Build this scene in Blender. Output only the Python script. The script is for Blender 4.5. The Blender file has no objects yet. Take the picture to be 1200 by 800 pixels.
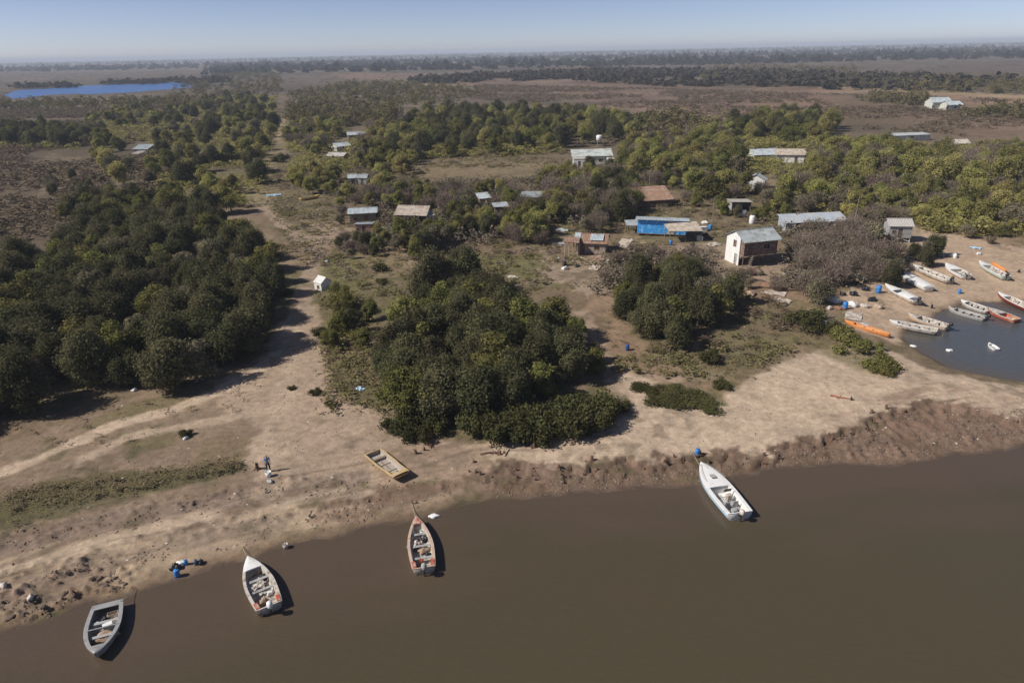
import bpy, bmesh, math, random
import numpy as np
from mathutils import Vector, Matrix
random.seed(7); RNG = np.random.default_rng(7)
S = bpy.context.scene; COL = S.collection
# ------------------------------------------------------------------ camera
CH = 38.0; PITCH = math.atan(341/800); ROLL = -math.radians(1.19)
FW = np.array([0, math.cos(PITCH), -math.sin(PITCH)])
R0 = np.array([1.0, 0, 0]); U0 = np.array([0, math.sin(PITCH), math.cos(PITCH)])
RT = math.cos(ROLL)*R0 + math.sin(ROLL)*U0
UP = -math.sin(ROLL)*R0 + math.cos(ROLL)*U0
cam = bpy.data.cameras.new('camera'); co = bpy.data.objects.new('camera', cam); COL.objects.link(co)
co.matrix_world = Matrix(((RT[0], UP[0], -FW[0], 0), (RT[1], UP[1], -FW[1], 0), (RT[2], UP[2], -FW[2], CH), (0, 0, 0, 1)))
cam.lens = 24; cam.sensor_width = 36; cam.clip_start = .5; cam.clip_end = 90000
S.camera = co
def G0(px, py, z=0.0):
    px = np.asarray(px, float); py = np.asarray(py, float)
    a = (px-600)/800; b = (400-py)/800
    d = FW + np.multiply.outer(a, RT) + np.multiply.outer(b, UP)
    t = (z-CH)/np.minimum(d[..., 2], -1e-4)
    return d[..., 0]*t, d[..., 1]*t
def poly(pts, z=0.0):
    p = np.array(pts, float); x, y = G0(p[:, 0], p[:, 1], z); return np.stack([x, y], 1)
def PROJ(x, y, z):
    p = np.array([x, y, z-CH]); w = p@FW
    return 600+800*(p@RT)/w, 400-800*(p@UP)/w
# ------------------------------------------------------------------ noise
def _h(i, j, s):
    v = np.sin(i*127.1+j*311.7+s*74.7)*43758.5453
    return v-np.floor(v)
def vn(x, y, s=0):
    i = np.floor(x); j = np.floor(y); fx = x-i; fy = y-j
    fx = fx*fx*(3-2*fx); fy = fy*fy*(3-2*fy)
    a = _h(i, j, s); b = _h(i+1, j, s); c = _h(i, j+1, s); d = _h(i+1, j+1, s)
    return (a+(b-a)*fx)*(1-fy)+(c+(d-c)*fx)*fy
def fbm(x, y, s=0, o=4):
    r = 0; a = .5; t = 0
    for k in range(o):
        r = r+a*vn(x*2**k, y*2**k, s+k*3.1); t += a; a *= .5
    return r/t*2-1          # -1..1
def sd(P, X, Y, closed=True):
    """signed distance, positive inside"""
    P = np.asarray(P); n = len(P); D = np.full(X.shape, 1e18); ins = np.zeros(X.shape, bool)
    for k in range(n if closed else n-1):
        x1, y1 = P[k]; x2, y2 = P[(k+1) % n]
        ex, ey = x2-x1, y2-y1; L = ex*ex+ey*ey+1e-12
        t = np.clip(((X-x1)*ex+(Y-y1)*ey)/L, 0, 1)
        D = np.minimum(D, (X-x1-t*ex)**2+(Y-y1-t*ey)**2)
        if closed and abs(ey) > 1e-12:
            c = ((y1 > Y) != (y2 > Y)) & (X < ex*(Y-y1)/ey+x1)
            ins ^= c
    D = np.sqrt(D)
    return np.where(ins, D, -D) if closed else D
def sm(a, b, x):
    t = np.clip((x-a)/(b-a), 0, 1); return t*t*(3-2*t)
# ------------------------------------------------------------------ outlines (taken to the ground)
SHORE = poly([(-400,860),(-150,790),(-60,768),(0,747),(30,738),(62,727),(85,712),(110,702),(150,697),(200,683),(250,668),(290,655),(340,640),(400,626),
    (440,618),(483,608),(517,600),(567,583),(633,582),(680,579),(733,575),(780,572),(808,570),(860,560),(900,553),(940,548),(975,545),(1010,546),(1050,547),
    (1080,541),(1107,535),(1140,531),(1200,522),(1260,512),(1350,500),(1500,490)])
RIVER = np.vstack([SHORE, [[400, 40], [500, -400], [-500, -400], [-300, -60]]])
INLET = poly([(1058,389),(1060,396),(1068,405),(1084,416),(1108,428),(1140,437),(1170,443),(1200,448),(1290,462),(1400,480),(1500,470),(1500,395),(1400,385),(1290,372),
    (1235,362),(1200,358),(1176,354),(1160,355),(1130,356),(1108,363),(1092,372),(1078,378)])
LAGOON = poly([(14,114),(22,106),(60,104),(100,101),(160,99),(215,96),(233,98),(226,102),(190,106),(140,110),(90,111),(50,113),(20,116)])
SCARP = poly([(540,555),(567,552),(590,548),(620,552),(640,554),(700,549),(760,546),(800,537),(835,535),(880,537),(905,532),(930,524),(955,520),(975,513),(1000,504),(1010,500),(1030,489),(1045,482),
    (1080,478),(1130,480),(1180,492),(1240,495),(1350,480),(1500,478)], .6)
SCARPP = np.vstack([SCARP, [[200, 90], [120, 30], [60, 30], [-20, 40]]])
LSC1 = poly([(-60,650),(0,632),(60,618),(130,602),(200,588),(260,577),(300,570),(340,563),(400,560)], .8)      # upper clod ridge, left
LSC2 = poly([(-60,700),(0,672),(60,660),(120,646),(180,628),(250,618),(300,602),(360,598),(420,590),(480,574),(560,560),(590,556)], .6)
def H(X, Y, fine=True):
    X = np.asarray(X, float); Y = np.asarray(Y, float); sh = X.shape; X = np.atleast_1d(X); Y = np.atleast_1d(Y)
    near = (Y < 260)
    h = np.full(X.shape, 1.25)
    Xn, Yn = X[near], Y[near]
    wx = fbm(Xn/3.1, Yn/3.1, 11, 3)*.9
    dr = -sd(RIVER, Xn, Yn)+wx*.8
    di = -sd(INLET, Xn, Yn)+wx*.5
    d = np.minimum(dr, di)
    hn = np.where(d < 0, np.maximum(-1.2, d*.12), 0)
    land = .45*sm(0, 6, d)+.35*sm(5, 25, d)
    sc = sd(SCARPP, Xn, Yn)                    # positive on the water side
    sc = sc+fbm(Xn/.95, Yn/1.3, 21, 4)*1.3+fbm(Xn/3.5, Yn/3.5, 5, 3)*2.1
    right = sm(-8, 2, Xn)
    flat = sm(-.08, .08, sc)*right             # 1 on the mud flat
    up = land+.42*right*(1-sm(8, 30, dr)*.5)
    mudh = .06+.055*np.clip(dr, 0, 12)
    lum = np.abs(fbm(Xn/1.1, Yn/1.1, 31, 4))*.5+.2*fbm(Xn/.5, Yn/1.7, 77, 3)
    mudh = mudh+lum*sm(.3, 2, dr)
    l = up*(1-flat)+mudh*flat
    left = 1-right
    for Lp, ww, s_ in ((LSC1, 2.0, 3), (LSC2, 1.7, 4)):
        ld = sd(Lp, Xn, Yn, False)
        l = l+(1-sm(ww*.4, ww, ld))*np.maximum(0, fbm(Xn/.7, Yn/.6, 40+s_, 4)-.05)*.42*left
    # rough clods in the lower left corner of the bank
    cx, cy = G0(70, 712)
    rough = (1-sm(3, 7, np.hypot((Xn-cx)*.8, Yn-cy)))
    l = l+rough*np.maximum(0, fbm(Xn/.6, Yn/.5, 60, 4)+.05)*.8*sm(-.2, .6, d)
    if fine: l = l+.05*fbm(Xn/1.6, Yn/1.6, 9, 3)*sm(1, 5, d)+.02*fbm(Xn/.5, Yn/.5, 19, 2)*sm(1, 5, d)
    hn = np.where(d > 0, np.maximum(l*sm(0, 1.2, d), .02), hn)
    far = sm(200, 260, Yn)
    h[near] = hn*(1-far)+1.25*far
    la = (Y > 300)
    if la.any():
        dl = sd(LAGOON, X[la], Y[la])+fbm(X[la]/40, Y[la]/60, 15, 3)*22; h[la] = np.where(dl > -12, 1.25-1.9*sm(-12, 6, dl), h[la])
    return h.reshape(sh)
def G(px, py, dz=0.0):
    z = 1.0
    for _ in range(4):
        x, y = G0(px, py, z+dz); z = float(H(x, y, False))
    return float(x), float(y), z
# ------------------------------------------------------------------ materials
def lin(r, g, b): return tuple((c/255/12.92 if c/255 <= .04045 else ((c/255+.055)/1.055)**2.4) for c in (r, g, b))
MATS = {}
def mat(name, c, rough=.8, var=.2, scale=3.0, c2=None, bump=.0, metal=0.0, bscale=None, rand=0.0, w2=(.45, .6)):
    if name in MATS: return MATS[name]
    m = bpy.data.materials.new(name); m.use_nodes = True; nt = m.node_tree; N = nt.nodes; L = nt.links
    b = N['Principled BSDF']; b.inputs['Roughness'].default_value = rough; b.inputs['Metallic'].default_value = metal
    tc = N.new('ShaderNodeTexCoord'); no = N.new('ShaderNodeTexNoise'); no.inputs['Scale'].default_value = scale; no.inputs['Detail'].default_value = 6; no.inputs['Roughness'].default_value = .65
    L.new(tc.outputs['Object'], no.inputs['Vector'])
    r = N.new('ShaderNodeValToRGB')
    a = tuple(v*(1-var) for v in c); e = tuple(min(1, v*(1+var)) for v in c)
    r.color_ramp.elements[0].position = .3; r.color_ramp.elements[0].color = (*a, 1)
    r.color_ramp.elements[1].position = .7; r.color_ramp.elements[1].color = (*e, 1)
    L.new(no.outputs['Fac'], r.inputs['Fac']); out = r.outputs['Color']
    if c2:
        n2 = N.new('ShaderNodeTexNoise'); n2.inputs['Scale'].default_value = scale*.6; n2.inputs['Detail'].default_value = 7; n2.inputs['Roughness'].default_value = .7
        L.new(tc.outputs['Object'], n2.inputs['Vector'])
        r2 = N.new('ShaderNodeMapRange'); r2.inputs[1].default_value = w2[0]; r2.inputs[2].default_value = w2[1]
        L.new(n2.outputs['Fac'], r2.inputs[0])
        mx = N.new('ShaderNodeMixRGB'); mx.inputs[2].default_value = (*c2, 1)
        L.new(r2.outputs[0], mx.inputs[0]); L.new(out, mx.inputs[1]); out = mx.outputs[0]
    if rand:
        oi = N.new('ShaderNodeObjectInfo'); mr = N.new('ShaderNodeMapRange'); mr.inputs[3].default_value = 1-rand; mr.inputs[4].default_value = 1+rand
        L.new(oi.outputs['Random'], mr.inputs[0])
        hs = N.new('ShaderNodeHueSaturation'); L.new(mr.outputs[0], hs.inputs['Value']); L.new(out, hs.inputs['Color']); out = hs.outputs[0]
    L.new(out, b.inputs['Base Color'])
    if bump:
        bp = N.new('ShaderNodeBump'); bp.inputs['Strength'].default_value = bump; bp.inputs['Distance'].default_value = .05
        if bscale:
            n3 = N.new('ShaderNodeTexNoise'); n3.inputs['Scale'].default_value = bscale; L.new(tc.outputs['Object'], n3.inputs['Vector']); L.new(n3.outputs['Fac'], bp.inputs['Height'])
        else: L.new(no.outputs['Fac'], bp.inputs['Height'])
        L.new(bp.outputs['Normal'], b.inputs['Normal'])
    MATS[name] = m; return m
def leafmat(name, c, c2, trans=.25, rand=.22, warm=None):
    m = bpy.data.materials.new(name); m.use_nodes = True; nt = m.node_tree; N = nt.nodes; L = nt.links
    for n in list(N): N.remove(n)
    o = N.new('ShaderNodeOutputMaterial'); at = N.new('ShaderNodeAttribute'); at.attribute_name = 'tone'
    mx = N.new('ShaderNodeMixRGB'); mx.inputs[1].default_value = (*c, 1); mx.inputs[2].default_value = (*c2, 1)
    L.new(at.outputs['Fac'], mx.inputs[0])
    oi = N.new('ShaderNodeObjectInfo'); mr = N.new('ShaderNodeMapRange'); mr.inputs[3].default_value = 1-rand; mr.inputs[4].default_value = 1+rand*1.3
    L.new(oi.outputs['Random'], mr.inputs[0])
    hs = N.new('ShaderNodeHueSaturation'); L.new(mr.outputs[0], hs.inputs['Value']); L.new(mx.outputs[0], hs.inputs['Color'])
    ms = N.new('ShaderNodeMath'); ms.operation = 'MULTIPLY_ADD'; L.new(oi.outputs['Random'], ms.inputs[0]); ms.inputs[1].default_value = 37.3; ms.inputs[2].default_value = 0
    fr = N.new('ShaderNodeMath'); fr.operation = 'FRACT'; L.new(ms.outputs[0], fr.inputs[0])
    m2 = N.new('ShaderNodeMapRange'); m2.inputs[3].default_value = .478; m2.inputs[4].default_value = .512; L.new(fr.outputs[0], m2.inputs[0]); L.new(m2.outputs[0], hs.inputs['Hue'])
    d = N.new('ShaderNodeBsdfDiffuse'); t = N.new('ShaderNodeBsdfTranslucent'); s = N.new('ShaderNodeMixShader'); s.inputs[0].default_value = trans
    L.new(hs.outputs[0], d.inputs['Color']); L.new(hs.outputs[0], t.inputs['Color']); L.new(d.outputs[0], s.inputs[1]); L.new(t.outputs[0], s.inputs[2]); L.new(s.outputs[0], o.inputs[0])
    MATS[name] = m; return m
# ------------------------------------------------------------------ object helpers
def tag(o, label=None, cat=None, group=None, kind=None):
    if label: o['label'] = label
    if cat: o['category'] = cat
    if group: o['group'] = group
    if kind: o['kind'] = kind
    return o
def npmesh(name, V, F, m=None, smooth=False, attrs=None, corner=4):
    me = bpy.data.meshes.new(name); V = np.asarray(V, np.float32); F = np.asarray(F, np.int32)
    me.vertices.add(len(V)); me.vertices.foreach_set('co', V.ravel())
    me.loops.add(F.size); me.loops.foreach_set('vertex_index', F.ravel())
    me.polygons.add(len(F)); me.polygons.foreach_set('loop_start', np.arange(len(F), dtype=np.int32)*F.shape[1])
    me.polygons.foreach_set('loop_total', np.full(len(F), F.shape[1], np.int32))
    me.polygons.foreach_set('use_smooth', np.full(len(F), smooth))
    me.update(calc_edges=True)
    for k, (dom, ty, val) in (attrs or {}).items():
        a = me.attributes.new(k, ty, dom)
        a.data.foreach_set('color' if 'COLOR' in ty else 'value', np.asarray(val, np.float32).ravel())
    if m: me.materials.append(m)
    return me
def obj(name, me, parent=None, loc=None, rz=None):
    o = bpy.data.objects.new(name, me); COL.objects.link(o)
    if parent: o.parent = parent
    if loc is not None: o.location = loc
    if rz is not None: o.rotation_euler = (0, 0, rz)
    return o
def empty(name, loc, rz=0, label=None, cat=None, group=None):
    o = bpy.data.objects.new(name, None); COL.objects.link(o); o.location = loc; o.rotation_euler = (0, 0, rz); o.empty_display_size = .3
    return tag(o, label, cat, group)
# ------------------------------------------------------------------ ground
def build_ground():
    dep = np.concatenate([np.linspace(56, 12, 470), np.linspace(11.93, 3, 150), np.linspace(2.96, .12, 95)])
    ys = CH/np.tan(np.radians(dep))
    ys = np.concatenate([[-300, -120, -40, 0, 15], ys, [40000]])
    u = np.linspace(-1, 1, 900)
    half = 48+.93*np.maximum(ys, 0)
    X = half[:, None]*u[None]; Y = np.repeat(ys[:, None], len(u), 1)
    Z = H(X.ravel(), Y.ravel()).reshape(X.shape)
    x, y = X.ravel(), Y.ravel(); n = len(x)
    A = lambda r, g, b: np.array([r, g, b])
    f1 = fbm(x/22, y/22, 1, 4); f2 = fbm(x/5, y/5, 2, 4); f3 = fbm(x/1.3, y/1.3, 3, 3); f4 = fbm(x/90, y/60, 4, 4); f5 = fbm(x/500, y/260, 6, 5)
    olive = A(.135, .118, .058); brown = A(.19, .14, .092); tan = A(.25, .19, .125); plain = A(.122, .095, .070); dark = A(.058, .045, .035); grass = A(.088, .092, .036)
    sand = A(.43, .335, .245); dirt = A(.31, .235, .172); mud = A(.148, .098, .070); wet = A(.20, .138, .088); mudw = A(.075, .055, .042)
    C = np.tile(brown, (n, 1))
    def mx(c, w):
        nonlocal C
        w = np.clip(w, 0, 1)[:, None]; C = C*(1-w)+c*w
    mx(olive, sm(-.25, .25, f1+.6*f2)*.8)
    mx(tan, sm(.1, .5, f2-.5*f1+.3*f3)*.6)
    # plain beyond the village
    pl = sm(170, 320, y)
    mx(plain, pl*(.85)); mx(A(.19, .14, .1), pl*sm(.0, .5, f4)*.6); mx(olive*.8, pl*sm(.05, .4, -f4+.3*f1)*.55)
    fr = sm(550, 1000, y)
    mx(A(.115, .088, .07), fr*.85); mx(dark*1.5, fr*sm(.0, .25, f5)*.7); mx(A(.18, .145, .112), fr*sm(.15, .4, -f5)*.7)
    def P(pts, c, soft=1.5, amt=1.0, nz=1.0, z=1.0, cut=0.0):
        pw = poly(pts, z); lo = pw.min(0)-soft*6; hi = pw.max(0)+soft*6
        k = np.where((x > lo[0]) & (x < hi[0]) & (y > lo[1]) & (y < hi[1]))[0]
        s = sd(pw, x[k], y[k])+nz*soft*(f2[k]*1.2+f3[k]*.8)+cut
        w = np.zeros(n); w[k] = sm(-soft*.6, soft*.6, s)*amt; mx(c, w)
    def T(pts, c, wd, amt=1.0, z=1.0, soft=.5):
        pw = poly(pts, z); lo = pw.min(0)-wd*4; hi = pw.max(0)+wd*4
        k = np.where((x > lo[0]) & (x < hi[0]) & (y > lo[1]) & (y < hi[1]))[0]
        s = wd-sd(pw, x[k], y[k], False)+soft*(f2[k]+f3[k]*.8)
        w = np.zeros(n); w[k] = sm(-soft, soft, s)*amt; mx(c, w)
    # fields, strips
    P([(0,140),(60,128),(150,138),(160,190),(120,215),(130,250),(60,290),(-80,330),(-200,300),(-200,150)], A(.105,.078,.055), 6, .9)
    P([(60,180),(150,195),(130,215),(50,225)], A(.24,.17,.115), 4, .5)
    P([(380,85),(640,88),(900,108),(1000,112),(980,130),(860,140),(760,150),(730,130),(640,108),(520,110),(430,100)], A(.18,.122,.09), 18, .85)
    P([(960,98),(1060,106),(1200,112),(1300,118),(1300,125),(1150,122),(1040,115),(960,108)], A(.33,.24,.15), 10, .9)
    P([(880,100),(1240,118),(1240,175),(1040,150),(900,140)], A(.2,.13,.09), 8, .7)
    P([(740,130),(790,122),(850,140),(760,150)], A(.27,.19,.13), 8, .6)
    P([(490,186),(560,181),(640,187),(655,205),(640,225),(560,230),(500,214),(480,198)], A(.19,.148,.088), 3, .9)
    P([(330,190),(380,175),(470,180),(490,215),(420,240),(380,260),(340,250),(300,230)], A(.17,.132,.082), 3, .75)
    P([(300,225),(335,222),(380,240),(385,280),(360,300),(320,270)], A(.175,.145,.08), 2, .8)
    P([(360,262),(395,258),(402,272),(380,288),(355,286)], dirt, 1.5, .8)
    P([(700,210),(790,205),(850,200),(880,215),(800,225),(740,222)], A(.13,.125,.06), 3, .7)
    P([(400,280),(470,275),(500,290),(480,320),(410,330)], A(.2,.155,.09), 2, .8)
    P([(540,295),(640,300),(700,310),(690,345),(600,320),(540,320)], A(.13,.125,.05), 2, .7)
    P([(640,300),(690,305),(712,330),(720,352),(690,352),(670,330),(640,332)], dirt, 1.5, .9)
    P([(660,350),(720,345),(760,420),(800,440),(900,420),(940,400),(900,360),(850,350),(830,310),(930,300),(990,330),(980,380),(950,410),(890,440),(830,460),(760,450),(700,420)], A(.24,.165,.11), 2.5, .85)
    P([(740,285),(850,285),(930,300),(920,335),(850,322),(800,300),(745,300)], dirt, 1.5, .75)
    P([(950,245),(1060,245),(1200,255),(1320,262),(1320,300),(1200,290),(1090,268),(1000,262)], A(.25,.185,.12), 2, .7)
    P([(370,410),(430,405),(440,470),(470,505),(420,480),(385,460)], A(.17,.135,.075), 1.5, .8)
    # left bank ground and grass
    P([(-120,560),(0,520),(160,460),(300,420),(330,500),(320,590),(200,610),(0,660),(-150,700)], A(.225,.165,.115), 1.2, .9)
    P([(-40,590),(5,580),(60,562),(130,550),(210,548),(275,532),(290,545),(240,562),(190,568),(120,585),(60,600),(-40,625)], A(.095,.083,.042), 1.0, .95)
    P([(140,508),(175,505),(210,500),(200,520),(150,535)], A(.13,.11,.055), .8, .7)
    P([(150,470),(250,450),(300,438),(290,452),(200,478),(120,505),(90,500)], A(.15,.125,.065), .8, .8)
    P([(220,540),(270,540),(300,520),(270,500),(230,520)], A(.17,.13,.075), .8, .5)
    # sand and dirt
    P([(318,400),(345,352),(372,358),(378,420),(398,458),(432,480),(470,500),(545,515),(590,520),(590,548),(540,556),(440,562),(380,556),(320,575),(296,555),(300,500),(262,465),(250,445),(300,425)], dirt*1.12, 1.0, .95)
    P([(560,520),(620,515),(700,505),(735,482),(722,452),(700,432),(718,425),(760,445),(800,462),(850,470),(880,440),(940,412),(1000,402),(1050,408),(1090,428),(1150,444),(1200,452),(1290,468),(1400,488),(1500,480),(1500,520),(1200,500),(1100,480),(1040,490),(1000,508),(950,524),(870,542),(800,545),(700,553),(640,558),(590,552)], sand, 1.2, 1)
    P([(985,345),(1010,330),(1050,312),(1066,295),(1078,268),(1130,276),(1180,288),(1290,296),(1400,300),(1400,350),(1235,350),(1200,347),(1150,350),(1105,364),(1075,380),(1055,400),(1000,385)], A(.4,.3,.215), 1, .95)
    P([(-100,715),(0,668),(100,642),(200,615),(300,598),(400,588),(480,572),(560,556),(596,556),(560,585),(470,612),(400,628),(300,655),(200,690),(100,712),(60,735),(-100,790)], A(.36,.275,.19), .8, .95)
    P([(-60,690),(0,672),(60,655),(130,640),(190,625),(180,640),(120,665),(90,700),(60,728),(0,745),(-80,775)], A(.21,.155,.115), .8, .85)
    P([(190,615),(300,600),(340,596),(330,612),(240,632),(180,640)], A(.21,.16,.12), .7, .7)
    P([(385,575),(470,562),(560,552),(545,566),(470,585),(410,598),(370,600)], mud*1.25, .7, .8)
    P([(0,625),(100,602),(200,582),(300,566),(330,570),(300,584),(200,600),(100,622),(0,648),(-60,668),(-60,645)], A(.2,.15,.115), .6, .9)
    P([(440,520),(500,512),(560,522),(585,540),(540,552),(470,560),(440,545)], A(.25,.18,.125), .8, .6)
    P([(340,555),(430,545),(430,560),(380,575),(330,580)], A(.17,.13,.1), .5, .6)
    P([(298,560),(318,558),(322,570),(302,574)], mud, .3, .8)
    # tracks
    T([(-120,588),(-20,560),(60,528),(130,498),(200,478),(250,460),(300,432),(330,408),(345,370)], sand*1.0, .9, 1)
    T([(90,540),(150,510),(230,495),(320,478)], sand*.92, .8, .8)
    T([(310,575),(318,540),(312,500),(340,440),(348,380)], sand*.92, .9, .5)
    T([(-120,690),(0,663),(60,645),(120,630),(190,611),(245,596)], sand*.95, .9, .95)
    T([(290,596),(330,585),(371,575),(430,570)], sand*.9, .6, .8)
    T([(455,600),(500,588),(545,574),(580,563)], sand*.95, .8, .9)
    T([(348,380),(356,340),(372,300),(362,285),(330,262),(306,240)], dirt, 1.6, .85)
    T([(306,240),(300,215),(318,190),(330,170),(330,140)], A(.25,.2,.12), 3, .7, soft=1)
    T([(470,285),(478,300),(495,320)], dirt*1.1, .8, .7)
    T([(735,482),(722,455),(712,435),(700,400),(680,365)], dirt, 1.2, .8)
    T([(722,430),(780,445),(850,440)], dirt*1.1, .8, .7)
    T([(1066,300),(1080,280),(1068,266),(1050,258)], sand*.8, 1.2, .8)
    # green patches on the sand
    P([(752,452),(790,450),(830,462),(850,474),(800,480),(765,474)], grass, .7, .95)
    P([(820,430),(900,405),(930,420),(860,446),(800,450)], A(.13,.11,.06), 1, .7)
    P([(900,350),(960,355),(1000,385),(1050,420),(1035,440),(1000,430),(930,400),(890,380)], A(.15,.13,.065), 1.2, .6)
    P([(380,300),(420,290),(430,330),(400,340),(375,330)], A(.15,.145,.06), 1.5, .6)
    # mud flat between scarp and river
    k = np.where((y < 260) & (y > 20))[0]; xs, yk = x[k], y[k]
    dr = -sd(RIVER, xs, yk)+fbm(xs/3.1, yk/3.1, 11, 3)*.72; di = -sd(INLET, xs, yk)+fbm(xs/3.1, yk/3.1, 11, 3)*.45
    sc = sd(SCARPP, xs, yk)+fbm(xs/.95, yk/1.3, 21, 4)*1.3+fbm(xs/3.5, yk/3.5, 5, 3)*2.1
    w = np.zeros(n); w[k] = sm(-1.3, -.2, sc+fbm(xs/.4, yk/.9, 93, 3)*.8)*sm(-9, 0, xs)*.95; mx(mud, w)
    w = np.zeros(n); w[k] = sm(-1.0, -.1, sc)*sm(1.6, .3, sc)*sm(-9, 0, xs)*sm(-.2, .4, fbm(xs/.5, yk/1.2, 94, 3))*.5; mx(mud*.6, w)
    w = np.zeros(n); w[k] = sm(-.3, .3, sc)*sm(-9, 0, xs)*sm(-.1, .5, fbm(xs/.45, yk/1.9, 95, 4)+.3*f2[k])*.5; mx(A(.235,.168,.122), w)
    st = fbm(xs/7+yk/9, yk/1.2-xs/5, 91, 4)
    w = np.zeros(n); w[k] = sm(-9, -2, sc)*sm(25, 45, xs)*sm(-.1, .3, st)*.75; mx(mud*1.35, w)
    w = np.zeros(n); w[k] = (1-sm(.6, 2.6, np.minimum(dr, di*1.3)+f3[k]*.4)); w = w*np.where(x > 2, .35, 1); mx(wet*.85, w*.9)
    w = np.zeros(n); w[k] = (1-sm(.0, .9, np.minimum(dr, di)+f3[k]*.3)); mx(mudw*1.3, w)
    wd_ = sm(.12, .45, fbm(x/1.7, y/1.7, 71, 4))*sm(-.3, .3, fbm(x/14, y/14, 72, 3))*(y < 400)
    bri = C.mean(1); mx(A(.12,.092,.06), wd_*.55*(bri < .36)); mx(A(.085,.08,.038), sm(.2, .5, fbm(x/2.6+9, y/2.6, 73, 4))*.5*(bri < .24)*(y < 300)); mx(A(.2,.15,.11), sm(.2, .6, fbm(x/1.2, y/2.4, 74, 4))*.35*(bri > .3))
    # wheel ruts and drift lines that follow the bank
    nb = np.where((y < 110) & (x < 10))[0]; ds = -sd(RIVER, x[nb], y[nb]); rl = fbm(ds/.55, (x[nb]+y[nb]*.3)/9, 81, 4); w = np.zeros(n); w[nb] = sm(.05, .5, rl)*sm(1.5, 3, ds)*sm(15, 9, ds)*.6; mx(A(.175,.125,.092), w)
    w = np.zeros(n); w[nb] = sm(.1, .6, -rl)*sm(1.5, 3, ds)*sm(15, 9, ds)*.45; mx(A(.4,.31,.22), w)
    mt = fbm(x/45, y/28, 97, 5); C = C*(1+(sm(180, 400, y)*mt*.55)[:, None]); mx(A(.09,.082,.045), sm(200, 420, y)*sm(.0, .45, fbm(x/90, y/50, 98, 5))*.55)
    C = C*A(1.02, 1.0, .985)[None]
    C = C*(1+.14*f3[:, None])*(1+.10*f2[:, None])
    nr, nc = X.shape; i = np.arange(nr-1)[:, None]*nc+np.arange(nc-1)[None]
    F = np.stack([i, i+1, i+nc+1, i+nc], -1).reshape(-1, 4)
    col = np.concatenate([C, np.ones((n, 1))], 1)
    m = bpy.data.materials.new('soil'); m.use_nodes = True; nt = m.node_tree; N = nt.nodes; L = nt.links; b = N['Principled BSDF']; b.inputs['Roughness'].default_value = .95; b.inputs['Specular IOR Level'].default_value = .15
    at = N.new('ShaderNodeAttribute'); at.attribute_name = 'soil_colour'; tc = N.new('ShaderNodeTexCoord')
    def ns(sc_, det, lo, hi, src):
        no = N.new('ShaderNodeTexNoise'); no.inputs['Scale'].default_value = sc_; no.inputs['Detail'].default_value = det; no.inputs['Roughness'].default_value = .7; L.new(tc.outputs['Object'], no.inputs['Vector'])
        mr = N.new('ShaderNodeMapRange'); mr.inputs[1].default_value = .3; mr.inputs[2].default_value = .7; mr.inputs[3].default_value = lo; mr.inputs[4].default_value = hi; L.new(no.outputs['Fac'], mr.inputs[0])
        v = N.new('ShaderNodeVectorMath'); v.operation = 'SCALE'; L.new(src, v.inputs[0]); L.new(mr.outputs[0], v.inputs['Scale']); return v.outputs[0], no
    o, n1 = ns(1.3, 8, .70, 1.26, at.outputs['Color']); o, n2 = ns(7, 6, .78, 1.2, o); o, _ = ns(.25, 4, .9, 1.1, o); L.new(o, b.inputs['Base Color'])
    bp = N.new('ShaderNodeBump'); bp.inputs['Strength'].default_value = .5; bp.inputs['Distance'].default_value = .12; L.new(n1.outputs['Fac'], bp.inputs['Height']); L.new(bp.outputs[0], b.inputs['Normal'])
    me = npmesh('ground', np.stack([x, y, Z.ravel()], 1), F, m, True, {'soil_colour': ('POINT', 'FLOAT_COLOR', col)})
    tag(obj('ground', me), kind='structure')
build_ground()
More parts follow.
